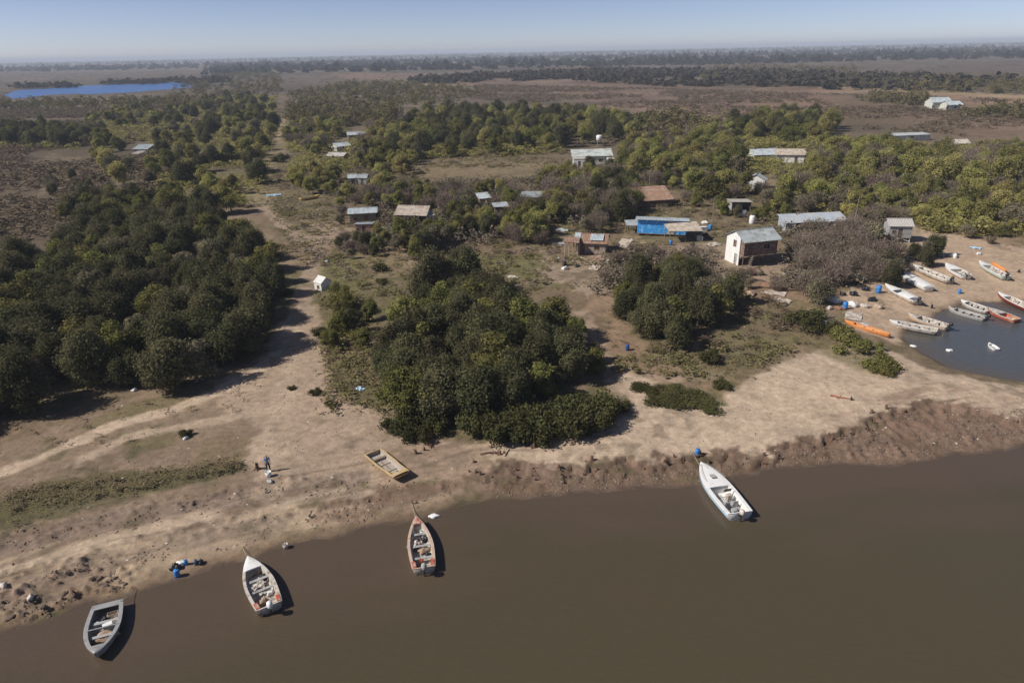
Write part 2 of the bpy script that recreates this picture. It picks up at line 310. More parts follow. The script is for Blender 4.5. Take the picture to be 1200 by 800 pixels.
# ------------------------------------------------------------------ water
def water(name, polyw, z, c, cs, depthw, rough=.12, grid=None, bump=.45, spec=.5):
    lo, hi = grid
    gx = np.linspace(lo[0], hi[0], 260); gy = np.linspace(lo[1], hi[1], 220) if name != 'river_water' else np.concatenate([np.linspace(-300, 20, 12), np.linspace(21, hi[1], 260)])
    X, Y = np.meshgrid(gx, gy); x, y = X.ravel(), Y.ravel()
    s = sd(polyw, x, y); keep = s > -9
    w = np.clip(1-sm(0, depthw, s+fbm(x/9, y/3, 8, 4)*depthw*.55), 0, 1); cc = np.array(c)[None]*(1-w[:, None])+np.array(cs)[None]*w[:, None]
    nr, nc = X.shape; i = np.arange(nr-1)[:, None]*nc+np.arange(nc-1)[None]
    F = np.stack([i, i+1, i+nc+1, i+nc], -1).reshape(-1, 4); F = F[keep[F].any(1)]
    u, inv = np.unique(F, return_inverse=True); F = inv.reshape(F.shape)
    V = np.stack([x, y, np.full(len(x), z)], 1)[u]; cc = np.concatenate([cc, np.ones((len(cc), 1))], 1)[u]
    m = bpy.data.materials.new(name); m.use_nodes = True; nt = m.node_tree; N = nt.nodes; L = nt.links; b = N['Principled BSDF']
    b.inputs['Roughness'].default_value = rough; b.inputs['IOR'].default_value = 1.33; b.inputs['Specular IOR Level'].default_value = spec
    at = N.new('ShaderNodeAttribute'); at.attribute_name = 'silt_and_sky'; L.new(at.outputs['Color'], b.inputs['Base Color'])
    tc = N.new('ShaderNodeTexCoord'); mp = N.new('ShaderNodeMapping'); mp.inputs['Scale'].default_value = (1, 2.2, 1); L.new(tc.outputs['Object'], mp.inputs['Vector'])
    no = N.new('ShaderNodeTexNoise'); no.inputs['Scale'].default_value = .9; no.inputs['Detail'].default_value = 5; no.inputs['Roughness'].default_value = .6; L.new(mp.outputs[0], no.inputs['Vector'])
    bp = N.new('ShaderNodeBump'); bp.inputs['Strength'].default_value = bump; bp.inputs['Distance'].default_value = .12; L.new(no.outputs['Fac'], bp.inputs['Height']); L.new(bp.outputs[0], b.inputs['Normal'])
    me = npmesh(name, V, F, m, True, {'silt_and_sky': ('POINT', 'FLOAT_COLOR', cc)})
    return tag(obj(name, me), kind='structure')
water('river_water', RIVER, 0, (.072, .058, .034), (.089, .063, .043), 13, grid=((-190, -300), (230, 96)))
il = INLET.min(0)-8; ih = INLET.max(0)+8
water('inlet_water', INLET, .004, (.075, .078, .08), (.09, .075, .06), 5, grid=(il, ih), bump=.5)
ll = LAGOON.min(0)-20; lh = LAGOON.max(0)+20
water('lagoon_water', LAGOON, .35, (.04, .12, .33), (.04, .12, .33), 5, grid=(ll, lh), bump=1.0, rough=.35)  # blue base colour stands in for the sky reflected in the lagoon
# ------------------------------------------------------------------ light, sky, haze
SE = math.radians(42); sx, sy = -.98, -.2; nrm = math.hypot(sx, sy); sx /= nrm; sy /= nrm
sl = bpy.data.lights.new('sun', 'SUN'); sl.energy = 4.0; sl.angle = math.radians(.5); sl.color = (1, .948, .87)
so = bpy.data.objects.new('sun', sl); COL.objects.link(so); so.location = (-60, -20, 90)
so.rotation_euler = Vector((sx*math.cos(SE), sy*math.cos(SE), math.sin(SE))).to_track_quat('Z', 'Y').to_euler()
W = bpy.data.worlds.new('World'); S.world = W; W.use_nodes = True; wn = W.node_tree
bg = wn.nodes['Background']; bg.inputs['Strength'].default_value = .086
sk = wn.nodes.new('ShaderNodeTexSky'); sk.sky_type = 'NISHITA'; sk.sun_disc = False; sk.sun_elevation = SE; sk.sun_rotation = math.atan2(sx, sy); sk.altitude = 30
sk.air_density = .45; sk.dust_density = .3; sk.ozone_density = 4.0
tn = wn.nodes.new('ShaderNodeMixRGB'); tn.blend_type = 'MULTIPLY'; tn.inputs[0].default_value = 1; tn.inputs[2].default_value = (1.26, 1.02, .93, 1)
wn.links.new(sk.outputs[0], tn.inputs[1]); wn.links.new(tn.outputs[0], bg.inputs[0])
hz = bpy.data.materials.new('haze'); hz.use_nodes = True
for n_ in list(hz.node_tree.nodes):
    if n_.type != 'OUTPUT_MATERIAL': hz.node_tree.nodes.remove(n_)
pv = hz.node_tree.nodes.new('ShaderNodeVolumePrincipled'); pv.inputs['Color'].default_value = (.80, .88, 1, 1); pv.inputs['Density'].default_value = 1.7e-4; pv.inputs['Anisotropy'].default_value = 0.0
hz.node_tree.links.new(pv.outputs[0], [n for n in hz.node_tree.nodes if n.type == 'OUTPUT_MATERIAL'][0].inputs['Volume'])
HX = 42000
bm = bmesh.new(); bmesh.ops.create_cube(bm, size=1); me = bpy.data.meshes.new('haze'); bm.to_mesh(me); bm.free()
me.materials.append(hz); ho = obj('haze', me); ho.scale = (2*HX, 2*HX, 62); ho.location = (0, 0, -2.4+31); tag(ho, kind='stuff'); ho['label'] = 'thin pale haze over the whole delta plain'
S.view_settings.view_transform = 'Standard'; S.view_settings.look = 'None'; S.view_settings.gamma = 1; S.view_settings.exposure = .37
S.cycles.volume_bounces = 0; S.cycles.max_bounces = 6; S.cycles.use_denoising = True
# ================================================================== vegetation
def leaf_cloud(rng, centers, radii, n, size, squash=.8, fill=.55, up=.45):
    k = rng.integers(0, len(centers), n*2)
    d = rng.normal(size=(n*2, 3)); d /= np.linalg.norm(d, axis=1)[:, None]
    keep = d[:, 2] > -.75; k, d = k[keep][:n], d[keep][:n]; n = len(k)
    r = radii[k]*(fill+(1.38-fill)*rng.random(n)**1.1)
    c = centers[k]+d*r[:, None]*np.array([1, 1, squash])
    nr = d*.75+rng.normal(size=(n, 3))*.5+np.array([0, 0, up]); nr /= np.linalg.norm(nr, axis=1)[:, None]
    a = np.cross(nr, rng.normal(size=(n, 3))); a /= np.linalg.norm(a, axis=1)[:, None]; b = np.cross(nr, a)
    s = (size*(.6+.8*rng.random(n)))[:, None]
    V = np.stack([c+a*s, c+b*s*.6, c-a*s, c-b*s*.6], 1).reshape(-1, 3)
    F = np.arange(n*4).reshape(-1, 4)
    ctone = rng.random(len(centers)); tone = np.clip(.55*ctone[k]+.45*rng.random(n)+.0, 0, 1)
    return V, F, tone
def tube(V, F, p, q, r0, r1, n=6):
    p = np.array(p, float); q = np.array(q, float); d = q-p; d /= np.linalg.norm(d)+1e-9
    a = np.cross(d, [.31, .9, .2]); a /= np.linalg.norm(a); b = np.cross(d, a); o = len(V)
    for c, r in ((p, r0), (q, r1)):
        for k in range(n):
            t = 2*math.pi*k/n; V.append(tuple(c+r*(math.cos(t)*a+math.sin(t)*b)))
    for k in range(n): F.append((o+k, o+(k+1) % n, o+n+(k+1) % n, o+n+k))
    F.append(tuple(o+n+k for k in range(n))) if False else None
def limbs(rng, H_, R, r0, nb, crown_lo=.3, n=6, lean=.12):
    V, F = [], []; tips = []
    top = np.array([rng.normal()*lean*H_, rng.normal()*lean*H_, H_*.62]); prev = np.zeros(3)-[0, 0, .3]; pr = r0
    pts = [prev]
    for i in range(1, 5):
        t = i/4; q = top*t+rng.normal(size=3)*[.12, .12, 0]*(1 if i < 4 else 0)*R*.3; nr = r0*(1-.75*t)
        tube(V, F, prev, q, pr, nr, n); prev, pr = q, nr; pts.append(q)
    for i in range(nb):
        t = crown_lo+(1-crown_lo)*rng.random(); j = min(3, int(t*4)); base = pts[j]+(pts[j+1]-pts[j])*(t*4-j)
        an = rng.random()*6.283; ln = R*(.55+.5*rng.random())*(1.1-.5*t)
        mid = base+np.array([math.cos(an)*ln*.5, math.sin(an)*ln*.5, ln*.3]); tip = base+np.array([math.cos(an)*ln, math.sin(an)*ln, ln*(.55+.5*rng.random())])
        rb = r0*.42*(1-.6*t); tube(V, F, base, mid, rb, rb*.65, 5); tube(V, F, mid, tip, rb*.65, rb*.2, 4); tips.append(tip)
    return V, F, np.array(tips), top
BARK = mat('bark', (.10, .08, .062), .95, .3, 5)
PBARK = mat('pale_bark', (.2, .17, .14), .95, .25, 5)
LM = {'dark': leafmat('dark_leaf', (.044, .047, .024), (.17, .162, .078), .36),
      'olive': leafmat('olive_leaf', (.08, .085, .027), (.26, .25, .08), .3),
      'light': leafmat('light_leaf', (.17, .17, .058), (.42, .39, .135), .45),
      'grey': leafmat('greygreen_leaf', (.10, .092, .056), (.27, .235, .145), .25),
      'bush': leafmat('bush_leaf', (.045, .047, .018), (.11, .105, .042), .25),
      'bare': leafmat('bare_twig', (.12, .094, .07), (.28, .225, .175), .1, .15),
      'scrub': leafmat('scrub_leaf', (.075, .055, .036), (.20, .15, .105), .1),
      'weed': leafmat('weed_leaf', (.10, .092, .036), (.28, .24, .115), .3),
      'straw': leafmat('dry_grass', (.12, .105, .05), (.27, .22, .13), .15)}
def proto_tree(kind, seed):
    rng = np.random.default_rng(seed); tp = {}
    if kind == 'dark': Hh, R, K, n, sz, sq = 6.6, 2.9, 38, 15000, .125, 1.25
    elif kind in ('olive', 'light'): Hh, R, K, n, sz, sq = 6.6, 3.0, 26, 8000, .15, .8
    elif kind == 'grey': Hh, R, K, n, sz, sq = 6.0, 3.0, 22, 5000, .14, .8
    elif kind == 'bare': Hh, R, K, n, sz, sq = 5.0, 2.8, 30, 0, .2, .8
    V, F, tips, top = limbs(rng, Hh, R, .17 if kind != 'bare' else .11, 9 if kind != 'bare' else 16)
    tm = npmesh('trunk', V, F, PBARK if kind in ('grey', 'bare') else BARK, True)
    if kind != 'bare':
        C = []; rad = []
        for i in range(K):
            d = rng.normal(size=3); d /= np.linalg.norm(d); q = rng.random()**.4
            z = Hh*.47+d[2]*q*Hh*.38; pr = 1-.45*max(0, (z/Hh-.5)*2)
            C.append([top[0]*.7+d[0]*q*R*.72*pr, top[1]*.7+d[1]*q*R*.72*pr, z]); rad.append(R*(.17+.22*rng.random()))
        C = np.array(C); rad = np.array(rad)
        cm = npmesh('crown', *(lambda a: (a[0], a[1]))(x := leaf_cloud(rng, C, rad, n, sz, sq)), LM[kind], False, {'tone': ('FACE', 'FLOAT', x[2])})
        if kind == 'grey' or kind == 'olive': pass
    else:
        Vs = []; n = 3600
        base = tips[rng.integers(0, len(tips), n)]*(.35+.6*rng.random((n, 1)))+rng.normal(size=(n, 3))*[.75, .75, .55]
        base[:, 2] = np.abs(base[:, 2])+.2
        d = rng.normal(size=(n, 3))*[.6, .6, .4]+[0, 0, .7]+base*[.12, .12, 0]; d /= np.linalg.norm(d, axis=1)[:, None]
        a = np.cross(d, rng.normal(size=(n, 3))); a /= np.linalg.norm(a, axis=1)[:, None]
        L_ = .35+.6*rng.random((n, 1)); w = .022+.02*rng.random((n, 1))
        V = np.stack([base-a*w, base+a*w, base+d*L_+a*w*.4, base+d*L_-a*w*.4], 1).reshape(-1, 3)
        cm = npmesh('crown', V, np.arange(len(V)).reshape(-1, 4), LM['bare'], False, {'tone': ('FACE', 'FLOAT', rng.random(n))})
    return tm, cm, Hh, R
PROT = {k: [proto_tree(k, 100*i+j) for j in range(n)] for i, (k, n) in enumerate((('dark', 7), ('olive', 6), ('grey', 5), ('bare', 5), ('light', 5)))}
def proto_bush(kind, seed, n=2600, size=.075):
    rng = np.random.default_rng(seed); K = 9; C = np.stack([rng.normal(size=K)*.5, rng.normal(size=K)*.5, .3+.3*rng.random(K)], 1)
    V, F, t = leaf_cloud(rng, C, .28+.25*rng.random(K), n, size, .8, .4); V[:, 2] = np.maximum(V[:, 2], -.03)
    return npmesh('foliage', V, F, LM[kind], False, {'tone': ('FACE', 'FLOAT', t)})
BUSH = {k: [proto_bush(k, 500+10*i+j) for j in range(4)] for i, k in enumerate(('bush', 'dark', 'olive', 'grey', 'scrub'))}
KEEP = [(838,262,916,316),(745,240,826,286),(755,220,792,238),(656,260,716,304),(668,170,722,196),(697,160,708,172),(408,236,442,276),(462,240,512,262),(378,176,408,190),
  (393,158,412,178),(404,147,428,164),(407,203,432,217),(560,228,575,236),(608,222,636,230),(882,172,942,192),(886,204,904,222),(854,230,882,250),(925,250,985,258),(1034,254,1072,300),
  (1088,113,1132,131),(152,163,178,184),(362,318,386,342),(1050,154,1102,164),(1116,163,1136,174),(310,220,332,234),(350,226,377,240),(1066,270,1290,420),(960,345,1060,402),
  (650,300,700,335),(414,448,432,462),(728,402,742,414),(648,262,662,276),(985,320,1040,365),(500,192,630,222)]
KEEP = [(a_+2, b_, c_-2, d_-.55*(d_-b_)) if (d_ < 236 or 400 < a_ < 640 or a_ in (914, 755, 854, 1034)) else (a_, b_, c_, d_-4) for a_, b_, c_, d_ in KEEP]
def hidden(x, y, h, r, slack=0):
    z = 1.1; bx, by = PROJ(x, y, z); tx, ty = PROJ(x, y, z+h); w = r*800/(math.hypot(y, 38))*.8
    for (a, b, c, d) in KEEP:
        if bx+w > a+slack and bx-w < c-slack and by > b+.35*(d-b) and ty+1 < d-slack: return True
    return False
TREES = []   # every placed tree, (x, y, r)
def scatter(pts, spacing, seed, nmax=400, z=1.0, tries=30):
    rng = np.random.default_rng(seed); P_ = poly(pts, z); lo, hi = P_.min(0), P_.max(0); n = int(tries*(hi-lo).prod()/spacing**2)+50; n = min(n, 60000)
    c = lo+(hi-lo)*rng.random((n, 2)); c = c[sd(P_, c[:, 0], c[:, 1]) > 0]; out = np.zeros((0, 2))
    for q in c:
        if len(out) == 0 or ((out-q)**2).sum(1).min() > (spacing*(.8+.4*rng.random()))**2:
            out = np.vstack([out, q])
            if len(out) >= nmax: break
    return out
def put_tree(kind, x, y, s, label, group=None, name='tree', cat='tree', zs=1.0, rnd=random):
    tm, cm, Hh, R = rnd.choice(PROT[kind]); z = float(H(x, y, False))
    e = empty(name, (x, y, z-.05), rnd.random()*6.28, label, cat, group); e.scale = (s, s*(.9+.2*rnd.random()), s*zs*(.9+.2*rnd.random()))
    obj('trunk', tm, e); obj('crown', cm, e); TREES.append((x, y, R*s)); return e
def wood(kinds, pts, spacing, srange, label, group, seed, nmax=200, name='leafy_tree', zs=1.0, check=True):
    r = random.Random(seed); n = 0
    for x, y in scatter(pts, spacing, seed, nmax):
        k = r.choice(kinds); s = r.uniform(*srange); Hh, R = PROT[k][0][2:]
        if check and hidden(x, y, Hh*s*zs, R*s): continue
        if TREES and min((x-a)**2+(y-b)**2 for a, b, _ in TREES) < (spacing*.6)**2: continue
        put_tree(k, x, y, s, label, group, name, 'tree', zs, r); n += 1
    return n
D, O, B_, GY, Lt = 'dark', 'olive', 'bare', 'grey', 'light'
CNT = {}
CNT['left'] = wood([D, D, D, D, O, GY], [(-130,540),(-60,515),(0,498),(70,464),(160,456),(240,446),(290,428),(312,400),(322,360),(324,320),(300,290),(262,275),(200,268),(120,262),(60,305),(0,335),(-140,350)], 3.7, (.85, 1.25),
    'dark bushy tree packed into the dense wood left of the dirt track', 'trees of the dense wood left of the track', 1, 210, 'dark_tree')
CNT['centre'] = wood([D, D, D, O, D], [(456,480),(476,494),(530,499),(570,492),(620,478),(650,462),(672,440),(668,415),(640,385),(600,368),(560,352),(520,345),(486,372),(460,420)], 3.3, (.8, 1.15),
    'dark tree of the clump standing behind the middle of the beach', 'trees of the clump behind the beach', 2, 80, 'dark_tree')
wood([D], [(500,362),(560,362),(555,335),(510,330)], 2.8, (1.1, 1.3), 'tall dark tree rising at the back of the beach clump', 'tall trees at the back of the beach clump', 3, 4, 'tall_dark_tree', 1.25)
wood([O, D, O], [(392,408),(425,410),(432,385),(430,362),(402,358),(388,376)], 3.0, (.5, .75), 'green tree beside the dirt track, left of the dark clump', 'green trees beside the dirt track', 4, 8)
CNT['rightc'] = wood([D, D, O, GY], [(758,412),(800,414),(822,392),(858,368),(856,340),(820,328),(775,330),(735,345),(728,372),(750,395)], 3.2, (.65, .95),
    'dark tree in the small clump below the blue shack', 'trees of the small clump below the blue shack', 5, 30, 'dark_tree')
wood([B_, GY, B_], [(690,345),(760,330),(830,322),(838,305),(760,298),(710,310)], 4.0, (.5, .75), 'bare grey bush in the yard in front of the shacks', 'bare bushes in the yard in front of the shacks', 6, 16, 'bare_tree')
wood([GY, O], [(660,455),(700,440),(700,405),(680,395),(655,415)], 3.2, (.5, .7), 'low grey-green tree on the right edge of the beach clump', 'low trees right of the beach clump', 7, 10)
# village trees
wood([O, Lt, GY, D, Lt], [(500,300),(520,285),(560,275),(600,280),(640,290),(650,275),(610,262),(540,252),(505,265),(492,285)], 3.3, (.65, 1.0), 'tree of mixed green between the tan shack and the brown shack', 'trees between the shacks', 8, 60)
wood([B_, GY, Lt, B_, D, O], [(500,262),(560,250),(660,262),(745,262),(750,225),(700,200),(640,215),(560,222),(500,230),(440,225),(430,240)], 3.5, (.65, 1.1), 'half bare tree in the belt across the middle of the village', 'half bare trees in the village belt', 9, 140, 'willow_tree')
wood([D], [(622,290),(650,292),(652,275),(620,275)], 3, (.9, 1.1), 'dark round tree just left of the brown shack', 'dark trees left of the brown shack', 10, 3, 'dark_tree')
wood([D, O], [(690,262),(738,262),(740,248),(692,246)], 4, (.9, 1.1), 'dark tree just left of the blue shack', 'dark trees left of the blue shack', 11, 5, 'dark_tree')
wood([B_, B_, B_, GY], [(920,345),(960,358),(990,345),(1030,330),(1050,310),(1035,290),(1000,276),(950,272),(920,290),(915,320)], 3.6, (.7, 1.0), 'bare brown willow in the thicket right of the stilt house', 'bare willows right of the stilt house', 12, 42, 'bare_willow')
wood([D, GY], [(1060,312),(1085,312),(1094,300),(1080,288),(1062,292)], 3, (.55, .8), 'dark green bush tree at the head of the inlet beach', 'bushes at the head of the inlet beach', 13, 7, 'dark_tree')
wood([Lt, GY, O, B_], [(950,262),(1060,250),(1120,262),(1200,275),(1300,280),(1300,238),(1200,232),(1100,230),(1000,225),(950,232)], 4.6, (.8, 1.15), 'green or half bare tree behind the inlet beach', 'trees behind the inlet beach', 14, 90, 'willow_tree')
wood([Lt, Lt, Lt, GY, O, B_], [(800,232),(850,225),(900,235),(915,215),(880,200),(940,185),(1000,180),(1100,180),(1200,185),(1320,190),(1320,240),(1200,235),(1050,228),(960,235),(900,245)], 5.8, (1.0, 1.45), 'light green tree in the wide grove on the right', 'light green trees of the right grove', 15, 190, 'light_green_tree')
wood([Lt, Lt, O, GY, B_], [(728,212),(780,208),(830,215),(860,205),(870,180),(840,165),(780,168),(740,178),(722,195)], 6, (1., 1.4), 'light green tree right of the long pale house', 'light green trees right of the pale house', 16, 80, 'light_green_tree')
wood([O, Lt, D], [(850,165),(920,172),(960,168),(980,150),(920,140),(860,150)], 7.5, (1.2, 1.6), 'dark green tree of the far round thicket right of centre', 'trees of the far round thicket', 17, 50, 'thicket_tree')
wood([D, O, D, D, Lt], [(470,186),(540,184),(600,182),(660,180),(740,165),(755,152),(700,140),(600,135),(520,135),(470,150),(455,170)], 7.5, (1.2, 1.6), 'dark tree of the long thicket above the grass field', 'trees of the thicket above the grass field', 18, 150, 'thicket_tree')
wood([Lt, GY, O, Lt, B_], [(430,225),(470,210),(490,185),(460,165),(430,150),(350,150),(335,165),(360,185),(370,200),(410,200),(440,205)], 5.8, (.9, 1.3), 'pale green tree among the pale shacks north of the field', 'trees among the far pale shacks', 19, 95)
wood([Lt], [(345,228),(392,230),(398,214),(372,205),(345,212)], 4.0, (.8, 1.0), 'bright green tree beside the yellow boat on the grass', 'bright green trees beside the yellow boat', 20, 8)
CNT['belt'] = wood([D, O, Lt, D, O, GY], [(215,262),(270,268),(300,240),(302,222),(318,190),(322,165),(325,130),(300,115),(240,120),(190,135),(170,160),(185,185),(195,215),(190,245)], 5.2, (1.0, 1.4),
    'green or dark tree of the belt running north beside the grass strip', 'trees of the belt left of the grass strip', 21, 150, 'belt_tree')
wood([O, GY, D], [(80,262),(130,262),(200,262),(200,240),(140,235),(85,245)], 4.5, (.8, 1.1), 'tree standing on the back edge of the left wood', 'trees on the back edge of the left wood', 22, 45)
wood([O, Lt, GY], [(125,215),(180,218),(185,190),(160,185),(118,160),(180,140),(170,125),(110,140),(100,165)], 7, (.9, 1.3), 'scattered green tree on the brown plain left of the belt', 'scattered trees left of the belt', 23, 60, 'belt_tree')
wood([D, O], [(-20,172),(90,174),(112,165),(60,152),(-20,154)], 7.5, (1., 1.3), 'tree of the low dark thicket by the left edge', 'trees of the low thicket by the left edge', 24, 60, 'thicket_tree')
wood([GY, B_, D], [(60,232),(150,225),(140,210),(90,208),(50,218)], 6, (.5, .7), 'low dark bush tree on the brown plain', 'low bush trees on the brown plain', 25, 16)
wood([O, Lt, GY], [(440,300),(500,305),(520,280),(468,264),(440,272)], 3.0, (.45, .75), 'small green tree in front of the tan shack', 'small green trees in front of the tan shack', 26, 16)
wood([B_, B_, GY, Lt], [(914,292),(1000,288),(1060,262),(1040,245),(960,236),(914,262)], 3.0, (.65, 1.0), 'bare bush tree around the long blue-grey shed', 'bare trees around the long blue-grey shed', 27, 60, 'willow_tree')
wood([Lt, O, GY, B_], [(790,238),(850,252),(915,250),(914,225),(850,210),(790,208),(730,215)], 4.6, (.6, 1.0), 'yellow-green tree behind the blue shack and the open shed', 'yellow-green trees behind the blue shack', 28, 44)
wood([B_, GY, B_, Lt], [(395,238),(500,240),(505,222),(440,212),(395,222)], 4.4, (.5, .85), 'bare brown bush tree behind the arched blue roof', 'bare bush trees behind the arched blue roof', 29, 30, 'willow_tree')
wood([GY, D, B_], [(400,305),(440,300),(470,290),(470,278),(400,284)], 3.2, (.4, .6), 'low dark bush tree below the board hut', 'low bush trees below the board hut', 30, 14)
wood([D, B_, GY], [(975,345),(1030,345),(1052,322),(1050,300),(1010,318)], 2.8, (.45, .7), 'dark bush tree over the rubbish by the white skiffs', 'dark bush trees over the beach rubbish', 41, 16, 'dark_tree')
wood([B_, GY], [(830,340),(900,345),(930,330),(850,318)], 4, (.3, .5), 'small bare bush in the rubble below the stilt house', 'small bare bushes in the rubble', 42, 8, 'bare_tree')
wood([Lt, GY, B_], [(640,228),(740,225),(740,203),(640,205)], 4.2, (.55, .9), 'pale tree in front of the long pale house', 'pale trees in front of the long pale house', 43, 30)
wood([O, GY], [(960,265),(1240,295),(1300,285),(1240,262),(1000,252)], 5, (.35, .6), 'low olive bush tree on the back edge of the inlet beach', 'low bush trees behind the inlet beach', 44, 24)
wood([Lt, GY, B_, B_, O], [(555,268),(600,285),(655,288),(745,262),(752,225),(700,208),(560,220)], 2.7, (.5, .85), 'small feathery tree filling the gaps of the village belt', 'small feathery trees of the village belt', 46, 110, 'feathery_tree', 1.15)
wood([Lt, GY, B_], [(1000,262),(1035,285),(1075,275),(1085,262),(1040,250)], 3.0, (.5, .8), 'feathery tree around the beach hut', 'feathery trees around the beach hut', 47, 24, 'feathery_tree', 1.1)
wood([Lt, GY, O], [(840,262),(920,262),(915,240),(850,236)], 3.4, (.45, .75), 'small feathery tree behind the stilt house', 'small feathery trees behind the stilt house', 48, 20, 'feathery_tree', 1.1)
wood([Lt, B_, GY], [(400,262),(470,262),(560,262),(560,236),(400,232)], 3.4, (.45, .75), 'small feathery tree around the arched roof and the tan shack', 'small feathery trees around the left shacks', 49, 40, 'feathery_tree', 1.1)
wood([Lt, Lt, GY, B_], [(365,205),(440,212),(440,160),(380,160)], 4.6, (.7, 1.0), 'feathery tree between the far pale roofs', 'feathery trees between the far pale roofs', 50, 40, 'feathery_tree', 1.15)
# far woods, nobody could count them
def lump(kind, seed, n, size):
    rng = np.random.default_rng(seed); K = 7; C = np.stack([rng.normal(size=K)*2.2, rng.normal(size=K)*2.2, 3+1.6*rng.normal(size=K)], 1)
    V, F, t = leaf_cloud(rng, C, 1.2+1.0*rng.random(K), n, size, .8, .4); return V.astype(np.float32), t
def mass(name, label, kind, areas, seed, nf=90, lsize=.8, sc=(.8, 1.2), zs=1.0, dens_noise=None):
    rng = np.random.default_rng(seed); P3 = [lump(kind, seed*9+i, nf, lsize) for i in range(4)]; Vs, Ts = [], []
    for pts, n in areas:
        Pw = poly(pts, 1.0); lo, hi = Pw.min(0), Pw.max(0); c = lo+(hi-lo)*rng.random((n*12, 2)); c = c[sd(Pw, c[:, 0], c[:, 1]) > 0]
        if dens_noise: c = c[fbm(c[:, 0]/dens_noise, c[:, 1]/dens_noise, seed, 3) > -.22]
        for q in c[:n]:
            if q[1] < 900 and hidden(q[0], q[1], 5*sc[1]*zs, 2*sc[1]): continue
            V, t = P3[rng.integers(4)]; s = rng.uniform(*sc); a = rng.random()*6.28; ca, sa = math.cos(a)*s, math.sin(a)*s
            W_ = np.stack([V[:, 0]*ca-V[:, 1]*sa+q[0], V[:, 0]*sa+V[:, 1]*ca+q[1], V[:, 2]*s*zs+1.1], 1); Vs.append(W_)
            Ts.append(np.clip(t*.6+.4*rng.random(), 0, 1))
    V = np.concatenate(Vs); F = np.arange(len(V)).reshape(-1, 4)
    o = obj(name, npmesh(name, V, F, LM[kind], False, {'tone': ('FACE', 'FLOAT', np.concatenate(Ts))})); tag(o, label, None, None, 'stuff'); return o
def hl(x): return 71.5-.0208*x
def band(x0, x1, a0, a1): 
    xs = np.linspace(x0, x1, 9); return [(x, hl(x)+a0) for x in xs]+[(x, hl(x)+a1) for x in xs[::-1]]
LM['fardark'] = leafmat('far_dark_leaf', (.03, .028, .020), (.075, .06, .045), .1); LM['farolive'] = leafmat('far_olive_leaf', (.07, .066, .028), (.19, .165, .07), .2)
mass('far_wood', 'dark line of distant woods along the horizon', 'fardark', [(band(-40, 1240, 3.5, 7.0), 3600), (band(-40, 1240, 9, 14), 1500), (band(240, 1240, 15, 22), 900)], 31, 26, 3.0, (1.0, 2.5), .9)
mass('far_thicket', 'dark brown thickets on the plain beyond the village', 'fardark', [([(480,95),(540,90),(640,86),(760,84),(760,90),(640,96),(560,98),(490,99)], 500), ([(590,92),(700,84),(850,84),(1000,90),(1240,100),(1240,110),(1000,106),(880,104),(800,104),(700,97),(620,97)], 900),
    ([(20,103),(120,99),(260,94),(270,97),(120,101),(20,105)], 160), ([(640,75),(700,73),(900,70),(900,76),(700,79)], 300)], 32, 60, 1.6, (.7, 1.7), .75, 110)
mass('far_green_wood', 'mass of olive trees far behind the village', 'farolive', [([(200,118),(330,112),(330,88),(290,82),(250,90),(200,105)], 260), ([(400,135),(520,125),(560,130),(560,110),(480,98),(400,100),(340,112),(340,140)], 300),
    ([(820,98),(900,102),(1000,104),(1060,106),(1000,82),(900,78),(830,80)], 220), ([(1060,108),(1240,112),(1240,98),(1100,92),(1040,92)], 200), ([(0,130),(240,128),(240,118),(150,120),(60,122),(0,124)], 160),
    ([(1010,122),(1090,126),(1085,118),(1020,114)], 40), ([(1120,138),(1200,142),(1240,138),(1200,132)], 30), ([(340,150),(470,150),(470,130),(340,135)], 130),([(740,160),(860,160),(860,150),(760,140)],40)], 33, 190, .5, (.8, 1.3))
mass('brown_scrub', 'waist-high brown scrub covering the plain', 'scrub', [([(-200,330),(0,290),(130,255),(210,200),(170,150),(240,125),(-200,135)], 8000), ([(560,118),(760,128),(860,140),(1240,170),(1240,120),(1000,112),(760,104),(560,100)], 3500), ([(-100,100),(-100,88),(1240,66),(1240,88),(560,100)], 3500),
    ([(640,175),(760,170),(860,150),(760,135),(740,150)], 200)], 34, 44, .8, (.3, .75), .42, 60)
mass('yard_scrub', 'low grey-brown scrub between the trees of the village', 'scrub', [([(400,290),(560,300),(700,300),(930,330),(1060,300),(1060,250),(900,225),(700,210),(560,225),(430,230)], 500), ([(690,410),(860,430),(940,395),(880,345),(740,400)], 60), ([(900,350),(1000,385),(980,400),(900,390)], 50)], 35, 60, .8, (.1, .28), .45)
mass('dry_grass', 'dry grass and low weeds on the open ground', 'straw', [([(330,300),(440,350),(440,300),(660,330),(660,290),(490,180),(300,230)], 900), ([(0,600),(0,575),(280,535),(280,548)], 200), ([(0,500),(320,430),(300,480),(100,530)], 60), ([(700,440),(860,455),(1000,390),(900,340),(700,345)], 260), ([(380,480),(450,490),(430,400),(380,390)], 150),
    ([(560,300),(760,310),(800,260),(640,225)], 300), ([(960,262),(1240,285),(1240,262),(980,250)], 260)], 36, 26, 1.1, (.04, .12), .3)
mass('undergrowth', 'tangled olive undergrowth between the trees of the far groves', 'light', [([(728,215),(870,200),(915,215),(880,235),(1320,240),(1320,180),(1000,172),(860,150),(740,165)], 2600), ([(470,188),(660,182),(755,152),(700,138),(520,133),(430,150),(335,150),(345,215),(440,225)], 2000),
    ([(215,262),(300,240),(322,165),(325,112),(240,118),(100,150),(185,185),(190,245)], 1700), ([(950,264),(1310,285),(1310,238),(950,235)], 500), ([(-20,174),(90,176),(112,165),(60,150),(-20,152)], 300)], 37, 130, .5, (.35, .85), .6, 25)
